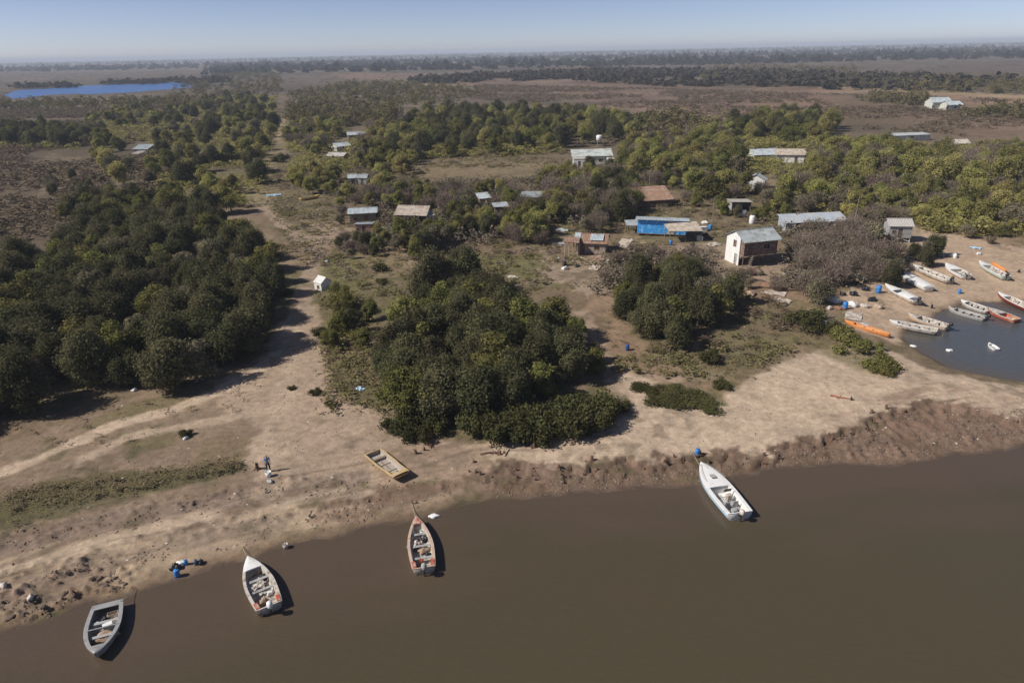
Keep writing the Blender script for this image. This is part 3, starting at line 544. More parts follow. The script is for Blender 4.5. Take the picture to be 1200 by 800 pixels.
mass('bare_brush', 'grey leafless brush between the shacks and behind the thicket', 'bare', [([(430,262),(560,290),(700,262),(750,230),(640,200),(440,225)], 700), ([(915,345),(1050,325),(1060,262),(920,262)], 260), ([(690,350),(840,322),(840,300),(700,300)], 120), ([(728,212),(1320,240),(1320,190),(860,175)], 600), ([(340,200),(470,205),(470,150),(340,140)], 350)], 38, 90, .5, (.2, .6), .7)
mass('village_weeds', 'knee-high mixed weeds and saplings over the village ground', 'weed', [([(335,300),(450,350),(640,345),(940,330),(1060,262),(900,225),(700,190),(490,178),(300,200)], 3600), ([(380,480),(440,490),(430,350),(375,330)], 130), ([(720,440),(860,440),(960,400),(870,345),(730,400)], 110)], 39, 55, .8, (.08, .32), .42, 9)
mass('village_brush', 'brown leafless weeds over the village ground', 'bare', [([(335,300),(450,350),(640,345),(940,330),(1060,262),(900,225),(700,190),(490,178),(300,200)], 1900)], 40, 55, .7, (.1, .34), .45, 7)
mass('sand_weeds', 'thin low weeds creeping over the edge of the sand', 'weed', [([(755,458),(795,453),(830,462),(848,472),(800,478),(765,472)], 90), ([(820,432),(900,410),(930,420),(860,444)], 50), ([(905,355),(960,362),(1000,388),(1045,425),(1035,440),(980,415),(905,395)], 110), ([(590,515),(700,500),(730,470),(700,470),(620,505)], 50), ([(470,515),(520,512),(500,500),(460,495)], 30),
    ([(0,590),(60,568),(200,552),(280,542),(270,550),(190,568),(110,586),(0,618)], 150), ([(370,410),(425,405),(440,480),(395,465)], 40), ([(380,345),(440,350),(430,300),(385,300)], 80)], 45, 24, .9, (.03, .11), .35)
# low bushes, each a thing of its own
def bush(kind, px, py, w, h, label, group=None, name='low_bush', cat='bush'):
    x, y, z = G(px, py); o = obj(name, random.choice(BUSH[kind]), loc=(x, y, z-.03), rz=random.random()*6.28); o.scale = (w/2, w/2*random.uniform(.8, 1.1), h); return tag(o, label, cat, group)
for i, (px, py) in enumerate([(470,508),(488,512),(505,505),(480,498)]): bush('bush', px, py, 3.0, 1.8, 'low dark bush at the front left foot of the beach clump', 'bushes at the front left of the clump')
for i, (px, py) in enumerate([(604,505),(622,512),(640,508),(655,512),(668,505),(682,500),(695,493),(612,495),(632,498),(650,495),(672,490),(700,483),(560,508),(575,512)]):
    bush('bush', px, py, 4.2, 2.6, 'low olive bush in the hedge along the front of the beach clump', 'bushes along the front of the clump')
for (px, py, w, h, l) in [(945,378,4.5,2.2,'olive bush left of the orange canoe'),(968,390,4.5,1.6,'rounded bush left of the orange canoe tip'),(995,402,5,1.7,'green bush on the sand below the orange canoe'),(985,396,3,2,'small bush touching the green bush below the orange canoe'),
        (1012,408,2.6,1.5,'small green bush on the neck of sand near the inlet'),(1030,432,4,1.6,'lone green bush on the sand above the mud'),(1040,438,2,1.2,'small bush right beside the lone green bush'),
        (725,478,2.2,1.2,'small lone bush on the path at the right of the clump'),(378,392,2.4,1.4,'low bush on the right edge of the dirt track'),(374,462,1.6,.8,'little dark bush on the dirt left of the beach clump'),(388,476,1.4,.7,'smallest dark bush on the dirt near the track'),
        (342,456,1.1,.5,'little weed tuft in the middle of the dirt crossing'),(232,425,2.6,1.6,'grey bush at the foot of the left wood'),(205,436,2.4,1.5,'second grey bush at the foot of the left wood'),(218,512,1.4,.7,'small dark weed in the dry ground left of the crossing'),
        (442,318,2.8,1.4,'dark bush alone on the tan lawn'),(448,332,2.2,.9,'low shrub below the dark bush on the tan lawn'),(780,470,4.5,.5,'flat green bush patch left on the sand'),(800,466,4.5,.55,'flat green bush patch in the middle of the sand weeds'),(822,470,4.5,.5,'flat green bush patch right on the sand'),
        (826,425,3,1.5,'small bush right below the small clump'),(270,192,8,4.5,'dark bush at the edge of the grass strip'),(335,345,2,1,'small bush in the shade of the left wood'),(845,452,2.2,.8,'last weed patch on the sand to the right'),
        (328,190,5,3.5,'round bush on the grass strip north of the yellow boat'),(758,455,3.2,.5,'weed patch nearest the footpath on the sand')]:
    bush('olive' if 'green' in l and 'flat' not in l else 'bush', px, py, w, h, l)
# ================================================================== solid things
MB_ = lambda: ([], [])
def box(V, F, c, s, rz=0.0, tilt=0.0, roll=0.0):
    o = len(V); R_ = Matrix.Rotation(rz, 3, 'Z') @ Matrix.Rotation(roll, 3, 'X') @ Matrix.Rotation(tilt, 3, 'Y')
    for z in (-.5, .5):
        for x, y in ((-.5, -.5), (.5, -.5), (.5, .5), (-.5, .5)):
            p = R_ @ Vector((x*s[0], y*s[1], z*s[2])); V.append((c[0]+p.x, c[1]+p.y, c[2]+p.z))
    for f in ((0,3,2,1),(4,5,6,7),(0,1,5,4),(1,2,6,5),(2,3,7,6),(3,0,4,7)): F.append(tuple(o+i for i in f))
def mk(name, VF, m, parent=None, smooth=False, bevel=0.0, loc=None, rz=None):
    me = bpy.data.meshes.new(name); me.from_pydata([tuple(map(float, v)) for v in VF[0]], [], VF[1]); me.update()
    if bevel:
        bm = bmesh.new(); bm.from_mesh(me); bmesh.ops.bevel(bm, geom=bm.edges[:], offset=bevel, segments=2, affect='EDGES', clamp_overlap=True); bm.to_mesh(me); bm.free()
    bm = bmesh.new(); bm.from_mesh(me); bmesh.ops.recalc_face_normals(bm, faces=bm.faces[:]); bm.to_mesh(me); bm.free()
    if smooth: me.polygons.foreach_set('use_smooth', [True]*len(me.polygons))
    me.materials.append(m); return obj(name, me, parent, loc, rz)
def lathe(prof, n=14, c=(0, 0, 0)):
    V, F = [], []
    for r, z in prof:
        for k in range(n): V.append((c[0]+r*math.cos(6.2832*k/n), c[1]+r*math.sin(6.2832*k/n), c[2]+z))
    for j in range(len(prof)-1):
        for k in range(n): F.append((j*n+k, j*n+(k+1) % n, (j+1)*n+(k+1) % n, (j+1)*n+k))
    F.append(tuple(range(n))[::-1]); F.append(tuple((len(prof)-1)*n+k for k in range(n))); return V, F
WHT = mat('white_paint', (.74, .73, .70), .45, .06, 2, c2=(.5, .46, .4), w2=(.55, .75)); DWHT = mat('dirty_white', (.53, .48, .42), .65, .16, 3, c2=(.22, .165, .12), w2=(.46, .64))
GREYP = mat('grey_paint', (.36, .36, .35), .6, .12, 2.5, c2=(.2, .17, .14), w2=(.5, .7)); ALU = mat('dull_aluminium', (.34, .34, .33), .5, .1, 3, c2=(.25, .22, .19), metal=.2, w2=(.5, .7))
BLK = mat('black_plastic', (.02, .02, .021), .5, .2, 6); DRED = mat('faded_red_paint', (.42, .095, .05), .6, .2, 3, c2=(.4, .33, .28), w2=(.5, .65)); DKRED = mat('dark_red_paint', (.2, .03, .02), .5, .2, 3)
ORG = mat('orange_paint', (.72, .27, .07), .55, .15, 3, c2=(.6, .45, .3), w2=(.55, .7)); YEL = mat('yellow_paint', (.66, .43, .12), .6, .15, 3, c2=(.45, .34, .2), w2=(.5, .7)); GRN = mat('lime_paint', (.3, .6, .12), .6, .1, 3)
BLU = mat('blue_plastic', (.035, .2, .52), .5, .15, 4); LBLU = mat('pale_blue_paint', (.35, .52, .66), .55, .1, 3); TARPB = mat('blue_tarpaulin', (.045, .34, .82), .5, .2, 2.2, c2=(.3, .6, .92), bump=.8, bscale=2.5, w2=(.52, .6))
WOOD = mat('weathered_wood', (.2, .15, .105), .9, .25, 4, c2=(.28, .23, .18)); DWOOD = mat('dark_wood', (.12, .068, .042), .9, .3, 4, c2=(.2, .12, .08)); PLANK = mat('pale_planks', (.4, .31, .22), .85, .2, 4)
TIN = mat('grey_tin', (.33, .36, .37), .6, .22, 1.1, c2=(.2, .17, .14), w2=(.5, .66)); TINB = mat('bluish_tin', (.40, .45, .47), .6, .25, .9, c2=(.24, .2, .17), w2=(.5, .64)); RUST = mat('rusty_tin', (.27, .155, .1), .85, .25, 1.6, c2=(.34, .27, .22), w2=(.5, .62))
TANR = mat('tan_sheet', (.47, .41, .34), .85, .15, 1.6, c2=(.33, .26, .2)); PALE = mat('pale_wall', (.55, .56, .5), .8, .12, 1.5, c2=(.38, .38, .32)); LIME_ = mat('whitewash', (.72, .71, .68), .75, .08, 1.2, c2=(.5, .46, .42), w2=(.56, .72))
BRICK = mat('brown_board_wall', (.15, .085, .06), .9, .4, 4, c2=(.27, .2, .16), w2=(.48, .56)); GREENY = mat('greenish_wall', (.4, .45, .37), .8, .1, 1.4, c2=(.55, .55, .5)); GLS = mat('dark_glass', (.02, .022, .025), .2, .1, 3); SKIN = mat('skin', (.35, .2, .13), .6, .08, 5)
BAG = mat('black_bag', (.018, .018, .02), .45, .2, 5, bump=.5); NET = mat('tan_netting', (.36, .25, .17), .95, .35, 14, bump=.8); SACK = mat('white_sack', (.7, .69, .66), .7, .08, 5, bump=.5); TERRA = mat('brown_cloth', (.24, .13, .08), .9, .25, 6)
JEAN = mat('dark_trousers', (.03, .035, .05), .85, .2, 8); BSHIRT = mat('blue_shirt', (.06, .27, .66), .8, .12, 8); HAIR = mat('dark_hair', (.02, .015, .012), .8, .2, 8)
def world_len(a, b):
    xa, ya, _ = a; xb, yb, _ = b; return math.hypot(xb-xa, yb-ya)
# ---- boats: x runs from stern (0) to bow (L)
def boat(name, label, bow, stern, Wd, hull=DWHT, liner=DWHT, rail=None, deck=None, deck_from=.78, stern_deck=None, thwarts=(.3, .55), Hh=.75, st=.82, pw=2.2, tipw=.03, motor=None, sink=.16, floor=GREYP, group=None, cat='boat', afloat=True, wide=.09, stripe=None, side=None, cover=None):
    if afloat: z0 = -sink; xb, yb = map(float, G0(*bow, Hh*.7)); xs, ys = map(float, G0(*stern, Hh*.6))
    else:
        xb, yb, zb = G(*bow, dz=Hh*.5); xs, ys, zs = G(*stern, dz=Hh*.4); z0 = (zb+zs)/2-.04
    L_ = math.hypot(xb-xs, yb-ys); a = math.atan2(yb-ys, xb-xs)
    e = empty(name, (xs, ys, z0), a, label, cat, group)
    if not afloat: e.rotation_euler = (random.uniform(-.06, .06), 0, a)
    n = 22; ts = [i/n for i in range(n+1)]
    def hw(t):
        if t < .4: return Wd/2*(st+(1-st)*math.sin(t/.4*math.pi/2))
        return Wd/2*max(tipw*2/Wd if tipw > .2 else .03, (1-((t-.4)/.6)**pw)**.85)
    if tipw > .2:
        hw0 = hw; hw = lambda t: max(hw0(t), tipw*(1-.0*t))
    sh = lambda t: Hh*(1+.28*t**3+.04*(1-t)); kl = lambda t: .0 if t < .75 else Hh*.55*((t-.75)/.25)**2
    # outer hull
    V, F = [], []; sec = 9
    for t in ts:
        w, z, k = hw(t), sh(t), kl(t); x = L_*t+(.12*L_*(0) )
        pr = [(-w, z), (-w*.97, z*.72+k*.28), (-w*.86, z*.35+k*.65), (-w*.6, z*.1+k*.9), (0, k), (w*.6, z*.1+k*.9), (w*.86, z*.35+k*.65), (w*.97, z*.72+k*.28), (w, z)]
        rake = lambda zz: (1-t)*0+t**6*(zz/Hh-1)*.35
        for (yy, zz) in pr: V.append((x+rake(zz), yy, zz))
    for i in range(n):
        for j in range(sec-1): o = i*sec+j; F.append((o, o+1, o+sec+1, o+sec))
    F.append(tuple(range(sec))); F.append(tuple(n*sec+j for j in range(sec))[::-1])
    mk('hull', (V, F), hull, e, True)
    # inside
    V, F = [], []; th = wide; tm = [t for t in ts if t <= deck_from+.001]+[deck_from]; tm = sorted(set(tm)); fz = .2
    for t in tm:
        w = max(hw(t)-th, .02); z = sh(t)-.01; k = max(fz, kl(t)+.12); x = L_*t+(.05 if t == 0 else 0)
        for (yy, zz) in [(-w, z), (-w*.93, k+.12), (-w*.8, k), (w*.8, k), (w*.93, k+.12), (w, z)]: V.append((x, yy, zz))
    m_ = len(tm)
    for i in range(m_-1):
        for j in range(5): o = i*6+j; F.append((o, o+1, o+7, o+6))
    F.append(tuple(range(6))); F.append(tuple((m_-1)*6+j for j in range(6)))
    mk('liner', (V, F), liner, e, False)
    # rail
    V, F = [], []
    for t in ts:
        w, z = hw(t), sh(t); wi = max(w-th, 0.0)
        for s_ in (-1, 1):
            V += [(L_*t, s_*(w+.025), z-.05), (L_*t, s_*(w+.025), z+.03), (L_*t, s_*wi, z+.03), (L_*t, s_*wi, z-.05)]
    for i in range(n):
        for s_ in (0, 4):
            for j in range(4): o = i*8+s_; F.append((o+j, o+(j+1) % 4, o+8+(j+1) % 4, o+8+j))
    box(V, F, (.03, 0, sh(0)-.01), (.1, hw(0)*2+.03, .085))
    mk('gunwale', (V, F), rail or hull, e)
    if stripe:
        V, F = [], []
        for i, t in enumerate(ts):
            w, z = hw(t)+.012, sh(t)
            for s_ in (-1, 1): V += [(L_*t, s_*w*.995, z*.80), (L_*t, s_*w*.95, z*.5)]
        for i in range(n):
            for s_ in (0, 2): o = i*4+s_; F.append((o, o+1, o+5, o+4))
        mk('stripe', (V, F), stripe, e)
    def plate(nm, t0, t1, m, up=.035, crown=.05):
        V, F = [], []; q = 9
        for i in range(q):
            t = t0+(t1-t0)*i/(q-1); w = hw(t)
            for j in range(7): s_ = -1+2*j/6; V.append((L_*t, s_*max(w-.01, .02), sh(t)+up+crown*(1-s_*s_)))
        for i in range(q-1):
            for j in range(6): o = i*7+j; F.append((o, o+1, o+8, o+7))
        o = len(V); w = hw(t0); V += [(L_*t0, -w+.03, sh(t0)-.25), (L_*t0, w-.03, sh(t0)-.25)]; F.append((0, 1, 2, 3, 4, 5, 6, o+1, o))
        mk(nm, (V, F), m, e, False)
    if deck_from < .97: plate('bow_deck', deck_from, .995, deck or rail or hull)
    if stern_deck: plate('stern_deck', .01, stern_deck, deck or rail or hull, .03, .0)
    if cover: plate('cover', cover[0], cover[1], cover[2], .05, .14)
    for t in thwarts:
        V, F = [], []; box(V, F, (L_*t, 0, sh(t)-.2), (.26, 2*(hw(t)-th)*.97, .04)); mk('thwart', (V, F), floor, e)
    V, F = [], []
    for t in (.2, .42, .66):
        if t < deck_from-.02: box(V, F, (L_*t, 0, fz+.03), (.08, 2*(hw(t)-th)*.8, .05))
    if deck_from > .42: box(V, F, (L_*(.19+min(.66, deck_from-.04))/2, 0, fz+.02), (L_*(min(.66, deck_from-.04)-.17), .1, .05))
    mk('floor_rib', (V, F), floor, e) if V else None
    if motor:
        M_ = mk('outboard_motor', lathe([(.03, -.2), (.06, -.15), (.06, .45), (.09, .5)], 10, (-.22, 0, .25)), BLK, e)
        V, F = lathe([(.10, 0), (.2, .04), (.23, .2), (.2, .42), (.09, .52)], 12, (-.25, 0, .95)); V = [(x*1.0 if x > -.25 else -.25+(x+.25)*1.5, y, z) for x, y, z in V]
        mk('cowl', (V, F), motor, M_, True)
        V, F = [], []; box(V, F, (.02, 0, .8), (.3, .22, .3)); box(V, F, (.25, .05, 1.02), (.5, .05, .05)); mk('bracket', (V, F), BLK, M_)
    return dict(e=e, L=L_, a=a, x=xs, y=ys, z0=z0, fz=fz, hw=hw, sh=sh)
def inb(b, t, v, dz=0.0):
    """world point inside a boat"""
    lx, ly = b['L']*t, v; return (b['x']+lx*math.cos(b['a'])-ly*math.sin(b['a']), b['y']+lx*math.sin(b['a'])+ly*math.cos(b['a']), b['z0']+b['fz']+.015+dz)
# ---- small things
def blob(w, d, h, seed, n=2, rough=.3):
    bm = bmesh.new(); bmesh.ops.create_icosphere(bm, subdivisions=n+1, radius=.5); r = random.Random(seed); k = [r.uniform(0, 9) for _ in range(3)]
    for v in bm.verts:
        p = v.co; q = 1+rough*(math.sin(p.x*7+k[0])*math.sin(p.y*8+k[1])+.6*math.sin(p.z*13+k[2]+p.x*9)*math.cos(p.y*15)); v.co = Vector((p.x*w*q, p.y*d*q, max(p.z, -.28)*h*q+h*.28))
    me = bpy.data.meshes.new('m'); bm.to_mesh(me); bm.free(); me.polygons.foreach_set('use_smooth', [True]*len(me.polygons)); return me
def item(kind, loc, label, m, s=1.0, rz=None, group=None):
    rz = random.random()*6.28 if rz is None else rz
    if kind == 'bucket':
        e = empty('bucket', loc, rz, label, 'bucket', group); V, F = [], []; n = 14; pr = [(.13, 0), (.17, .32), (.155, .32), (.12, .03)]
        V, F = lathe(pr, n); mk('pail', ([(x*s, y*s, z*s) for x, y, z in V], F), m, e, True)
        V, F = [], []; pts = [(.165*s*math.cos(t), 0.0, .3*s+.15*s*math.sin(t)) for t in np.linspace(0, math.pi, 9)]
        for a, b in zip(pts, pts[1:]): tube(V, F, a, b, .008, .008, 4)
        mk('handle', (V, F), BLK, e)
        return e
    if kind == 'drum':
        e = empty('plastic_drum', loc, rz, label, 'drum', group); V, F = lathe([(.26, 0), (.29, .04), (.29, .28), (.3, .3), (.29, .32), (.29, .58), (.3, .6), (.29, .62), (.29, .84), (.25, .9), (.1, .91)], 18); mk('barrel', ([(x*s, y*s, z*s) for x, y, z in V], F), m, e, True)
        V, F = lathe([(.05, 0), (.05, .05)], 8, (.12*s, 0, .9*s)); mk('cap', (V, F), BLK, e); return e
    if kind == 'jerrycan':
        e = empty('jerrycan', loc, rz, label, 'jerrycan', group); V, F = [], []; box(V, F, (0, 0, .2*s), (.34*s, .2*s, .4*s)); mk('can', (V, F), m, e, False, .03*s); V, F = [], []; box(V, F, (0, 0, .44*s), (.2*s, .04*s, .04*s)); box(V, F, (-.1*s, 0, .41*s), (.03*s, .04*s, .06*s)); box(V, F, (.1*s, 0, .41*s), (.03*s, .04*s, .06*s)); mk('handle', (V, F), m, e)
        V, F = lathe([(.035, 0), (.035, .06)], 8, (.13*s, 0, .4*s)); mk('cap', (V, F), BLK, e); return e
    if kind == 'crate':
        V, F = [], []; w, d, h = .6*s, .4*s, .3*s; box(V, F, (0, 0, .02), (w, d, .03))
        for z in (.08, .5, .92):
            for c, q in (((0, -d/2), (w, .02)), ((0, d/2), (w, .02)), ((-w/2, 0), (.02, d)), ((w/2, 0), (.02, d))): box(V, F, (c[0], c[1], h*z), (q[0]+.01, q[1]+.01, h*.22))
        for x in (-w/2, w/2):
            for y in (-d/2, d/2): box(V, F, (x, y, h/2), (.05, .05, h*1.05))
        o = mk('crate', (V, F), m, None, False, 0, loc, rz); return tag(o, label, 'crate', group)
    if kind == 'cooler':
        e = empty('cool_box', loc, rz, label, 'cool box', group); V, F = [], []; box(V, F, (0, 0, .2*s), (.62*s, .38*s, .4*s)); mk('chest', (V, F), m, e, False, .03); V, F = [], []; box(V, F, (0, 0, .44*s), (.65*s, .41*s, .07*s)); mk('lid', (V, F), WHT, e, False, .02); return e
    if kind in ('net', 'sack', 'bag', 'clothes'):
        nm = {'net': 'net_heap', 'sack': 'sack', 'bag': 'plastic_bag', 'clothes': 'cloth_heap'}[kind]; w, d, h = {'net': (1.3, .9, .5), 'sack': (.8, .5, .45), 'bag': (.6, .5, .5), 'clothes': (.9, .6, .35)}[kind]
        me = blob(w*s, d*s, h*s, hash(label) % 999 if False else len(label)*7+int(abs(loc[0])*3), 2, .3); me.materials.append(m); return tag(obj(nm, me, None, loc, rz), label, {'net': 'fishing net', 'sack': 'sack', 'bag': 'bag', 'clothes': 'cloth'}[kind], group)
    if kind == 'plank':
        V, F = [], []; box(V, F, (0, 0, .05), (2.4*s, .22, .04), 0); box(V, F, (.2, .18, .09), (2.0*s, .2, .035), .12); box(V, F, (-.1, -.1, .14), (1.6*s, .18, .035), -.3); return tag(mk('plank_pile', (V, F), m, None, False, 0, loc, rz), label, 'planks', group)
    if kind == 'sheet':
        n = 9; V, F = [], []
        for i in range(n):
            for j in range(n): V.append(((i/(n-1)-.5)*2.2*s, (j/(n-1)-.5)*1.4*s, .12+.1*math.sin(i*1.3+len(label))*math.cos(j*1.1)+.05*i/(n-1)))
        k = n*n; V += [(x, y, z-.03) for x, y, z in V[:k]]
        for i in range(n-1):
            for j in range(n-1): a = i*n+j; F += [(a, a+1, a+n+1, a+n), (k+a, k+a+n, k+a+n+1, k+a+1)]
        for i in range(n-1):
            F += [(i, i+1, k+i+1, k+i), ((n-1)*n+i, (n-1)*n+i+1, k+(n-1)*n+i+1, k+(n-1)*n+i), (i*n, (i+1)*n, k+(i+1)*n, k+i*n), (i*n+n-1, (i+1)*n+n-1, k+(i+1)*n+n-1, k+i*n+n-1)]
        return tag(mk('loose_sheet', (V, F), m, None, False, 0, loc, rz), label, 'sheet', group)
    if kind == 'tyre':
        V, F = [], []; n, q = 20, 8
        for i in range(n):
            for j in range(q): a, b = 6.2832*i/n, 6.2832*j/q; r = (.28+.1*math.cos(b))*s; V.append((r*math.cos(a), r*math.sin(a), (.1+.1*math.sin(b))*s))
        for i in range(n):
            for j in range(q): F.append((i*q+j, ((i+1) % n)*q+j, ((i+1) % n)*q+(j+1) % q, i*q+(j+1) % q))
        return tag(mk('old_tyre', (V, F), BLK, None, True, 0, loc, rz), label, 'tyre', group)
    if kind == 'log':
        r = random.Random(len(label)+int(loc[0]*7)); V, F = [], []; p = np.array([-.7*s, 0, .1]); rr = .12
        for i in range(5): q = p+np.array([.32*s, r.uniform(-.12, .12), r.uniform(-.03, .05)]); tube(V, F, p, q, rr, rr*.85, 7); p = q; rr *= .85
        tube(V, F, (0, 0, .12), (.2, .3*s, .4), .06, .02, 5); tube(V, F, (-.3*s, 0, .1), (-.2*s, -.35*s, .3), .05, .02, 5)
        return tag(mk('driftwood', (V, F), m, None, True, 0, loc, rz), label, 'driftwood', group)
    if kind == 'stump':
        r = random.Random(int(abs(loc[0])*17)); V, F = [], []; h = r.uniform(.3, .6)*s; tube(V, F, (0, 0, -.1), (r.uniform(-.1, .1), r.uniform(-.1, .1), h), .2*s, .12*s, 7); F.append(tuple(range(7, 14)))
        for k in range(4): a = k*1.6+r.random(); tube(V, F, (0, 0, .12), (.45*s*math.cos(a), .45*s*math.sin(a), -.05), .08*s, .03*s, 5)
        tube(V, F, (0, 0, h*.6), (r.uniform(-.4, .4)*s, r.uniform(-.3, .3)*s, h+.25), .05*s, .015, 5)
        return tag(mk('stump', (V, F), m, None, False, 0, loc, rz), label, 'stump', group)
def put(kind, px, py, label, m, s=1.0, rz=None, group=None, dz=0.0):
    x, y, z = G(px, py); z = float(H(x, y)); return item(kind, (x, y, z-.02+dz), label, m, s, rz, group)
# ---- buildings
def wall_panels(V, F, x0, x1, y, z0, z1, th, ops, along='x'):
    """a wall with real openings: ops = [(a, b, lo, hi)] in wall coordinates"""
    cuts = sorted({x0, x1, *[o[0] for o in ops], *[o[1] for o in ops]})
    for a, b in zip(cuts, cuts[1:]):
        segs = [(z0, z1)]
        for o in ops:
            if o[0] < (a+b)/2 < o[1]:
                ns_ = []
                for s0, s1 in segs:
                    if o[2] > s0: ns_.append((s0, min(o[2], s1)))
                    if o[3] < s1: ns_.append((max(o[3], s0), s1))
                segs = ns_
        for s0, s1 in segs:
            if s1-s0 > .01:
                if along == 'x': box(V, F, ((a+b)/2, y, (s0+s1)/2), (b-a, th, s1-s0))
                else: box(V, F, (y, (a+b)/2, (s0+s1)/2), (th, b-a, s1-s0))
def corr(V, F, P00, P10, P01, P11, amp=.03, per=.3, th=.03, nx=None):
    """corrugated sheet between four corners: P00-P10 runs across the waves"""
    P00, P10, P01, P11 = map(np.array, (P00, P10, P01, P11)); L_ = np.linalg.norm(P10-P00); n = max(8, int(L_/per*4)); o = len(V)
    nrm_ = np.cross(P10-P00, P01-P00); nrm_ = nrm_/np.linalg.norm(nrm_); nrm_ = nrm_ if nrm_[2] > 0 else -nrm_
    for i in range(n+1):
        t = i/n; w = amp*math.sin(t*L_/per*6.2832)
        for a, b in ((P00, P10), (P01, P11)):
            p = a+(b-a)*t; V.append(tuple(p+nrm_*w)); V.append(tuple(p+nrm_*(w-th)))
    for i in range(n):
        q = o+i*4; F += [(q, q+4, q+6, q+2), (q+1, q+3, q+7, q+5), (q, q+1, q+5, q+4), (q+2, q+6, q+7, q+3)]
    F += [(o, o+2, o+3, o+1), (o+n*4, o+n*4+1, o+n*4+3, o+n*4+2)]
def shack(name, label, px, py, wpx, D_, Hw, roof='gable', rise=1.0, rot=0.0, wall=PALE, roofm=TIN, over=.35, doors=(), wins=(), stilt=0.0, cat='shack', post_m=WOOD, side_wins=(), open_front=False, leafm=DWOOD, group=None, winm=GLS, wallf=None, wm=None):
    x, y, z = G(px, py); w_ = math.hypot(y, CH); Wm = wm or wpx*w_/800
    e = empty(name, (x, y, z), math.radians(rot), label, cat, group); hx = Wm/2; b0 = stilt; b1 = stilt+Hw; th = .12
    e.rotation_euler.x = random.uniform(-.015, .015); e.rotation_euler.y = random.uniform(-.02, .02)
    gab = roof == 'gable'; back = b1 if gab else b1-rise if roof == 'back' else b1+rise if roof == 'shed' else b1
    ops = [(a-w/2, a+w/2, b0, b0+h) for a, w, h in doors]+[(a-w/2, a+w/2, b0+lo, b0+lo+h) for a, w, lo, h in wins]
    V, F = [], []
    if not open_front: wall_panels(V, F, -hx, hx, th/2, b0, b1, th, ops); 
    if wallf: mk('front_wall', (V, F), wallf, e); V, F = [], []
    zb = min(back, b1)
    wall_panels(V, F, -hx, hx, D_-th/2, b0, back if not gab else b1, th, [])
    so = [(a-w/2, a+w/2, b0+lo, b0+lo+h) for a, w, lo, h in side_wins]
    wall_panels(V, F, th, D_-th, -hx+th/2, b0, zb, th, so, 'y'); wall_panels(V, F, th, D_-th, hx-th/2, b0, zb, th, [], 'y')
    for sx_ in (-hx, hx):          # gable or shed triangles
        o = len(V); s_ = th if sx_ < 0 else -th
        tri = [(0, b1), (D_, b1), (D_/2, b1+rise)] if gab else ([(0.01, zb), (D_-.01, zb), (D_-.01, b1+rise)] if roof == 'shed' else [(0.01, zb), (D_-.01, zb), (.01, b1)])
        if roof == 'flat': continue
        for xx in (sx_+.004*(1 if s_ > 0 else -1), sx_+s_): V += [(xx, p, q) for p, q in tri]
        F += [(o, o+1, o+2), (o+5, o+4, o+3), (o, o+3, o+4, o+1), (o+1, o+4, o+5, o+2), (o+2, o+5, o+3, o)]
    mk('wall', (V, F), wall, e)
    V, F = [], []; up = .05
    if gab:
        sl_ = rise/(D_/2); ez = b1-over*sl_+up
        corr(V, F, (-hx-over, -over, ez), (hx+over, -over, ez), (-hx-over, D_/2, b1+rise+up), (hx+over, D_/2, b1+rise+up)); corr(V, F, (-hx-over, D_+over, ez), (hx+over, D_+over, ez), (-hx-over, D_/2+.01, b1+rise+up+.01), (hx+over, D_/2+.01, b1+rise+up+.01))
    else:
        zf = b1+up; zk = (b1+rise if roof == 'shed' else b1-rise if roof == 'back' else b1+.1)+up; k = (zk-zf)/D_*over
        corr(V, F, (-hx-over, -over, zf-k), (hx+over, -over, zf-k), (-hx-over, D_+over, zk+k), (hx+over, D_+over, zk+k))
    mk('roof', (V, F), roofm, e)
    if gab: V, F = [], []; tube(V, F, (-hx-over, D_/2, b1+rise+up+.03), (hx+over, D_/2, b1+rise+up+.03), .09, .09, 6); mk('ridge_cap', (V, F), roofm, e)
    for a, w, h in doors:
        V, F = [], []; box(V, F, (a, th*.7, b0+h/2), (w-.03, .05, h-.03)); d_ = mk('door', (V, F), leafm, e); V, F = [], []; box(V, F, (a+w*.36, th*.7-.05, b0+h*.48), (.05, .06, .12)); mk('handle', (V, F), ALU, d_)
    def win_(a, w, lo, h, sidew=False):
        V, F = [], []; c = (a, th*.6, b0+lo+h/2) if not sidew else (-hx+th*.6, a, b0+lo+h/2); fr = .06
        for q, s_ in (((0, h/2), (w+.1, fr)), ((0, -h/2), (w+.1, fr)), ((-w/2, 0), (fr, h-.07)), ((w/2, 0), (fr, h-.07)), ((0, 0), (fr*.7, h-.07))):
            if sidew: box(V, F, (c[0]-.08, c[1]+q[0], c[2]+q[1]), (.06, s_[0], s_[1]))
            else: box(V, F, (c[0]+q[0], c[1]-.09, c[2]+q[1]), (s_[0], .06, s_[1]))
        f_ = mk('window', (V, F), PLANK, e); V, F = [], []
        box(V, F, c, (w, .02, h) if not sidew else (.02, w, h)); mk('pane', (V, F), winm, f_)
    for w in wins: win_(*w)
    for w in side_wins: win_(*w, True)
    if stilt:
        V, F = [], []; box(V, F, (0, D_/2, b0-.08), (Wm+.1, D_+.1, .15)); mk('deck', (V, F), WOOD, e)
        nx = max(3, int(Wm/2.4)+1)
        for i in range(nx):
            for j in range(3): V, F = [], []; tube(V, F, (-hx+.12+(Wm-.24)*i/(nx-1), .15+(D_-.3)*j/2, -.4), (-hx+.12+(Wm-.24)*i/(nx-1), .15+(D_-.3)*j/2, b0-.16), .1, .09, 7); mk('stilt', (V, F), post_m, e)
        for t in (-.5, .5): V, F = [], []; box(V, F, (t*Wm*.5, .1, b0/2), (Wm*.48, .05, .12), 0, .35*(1 if t > 0 else -1)); mk('brace', (V, F), post_m, e)
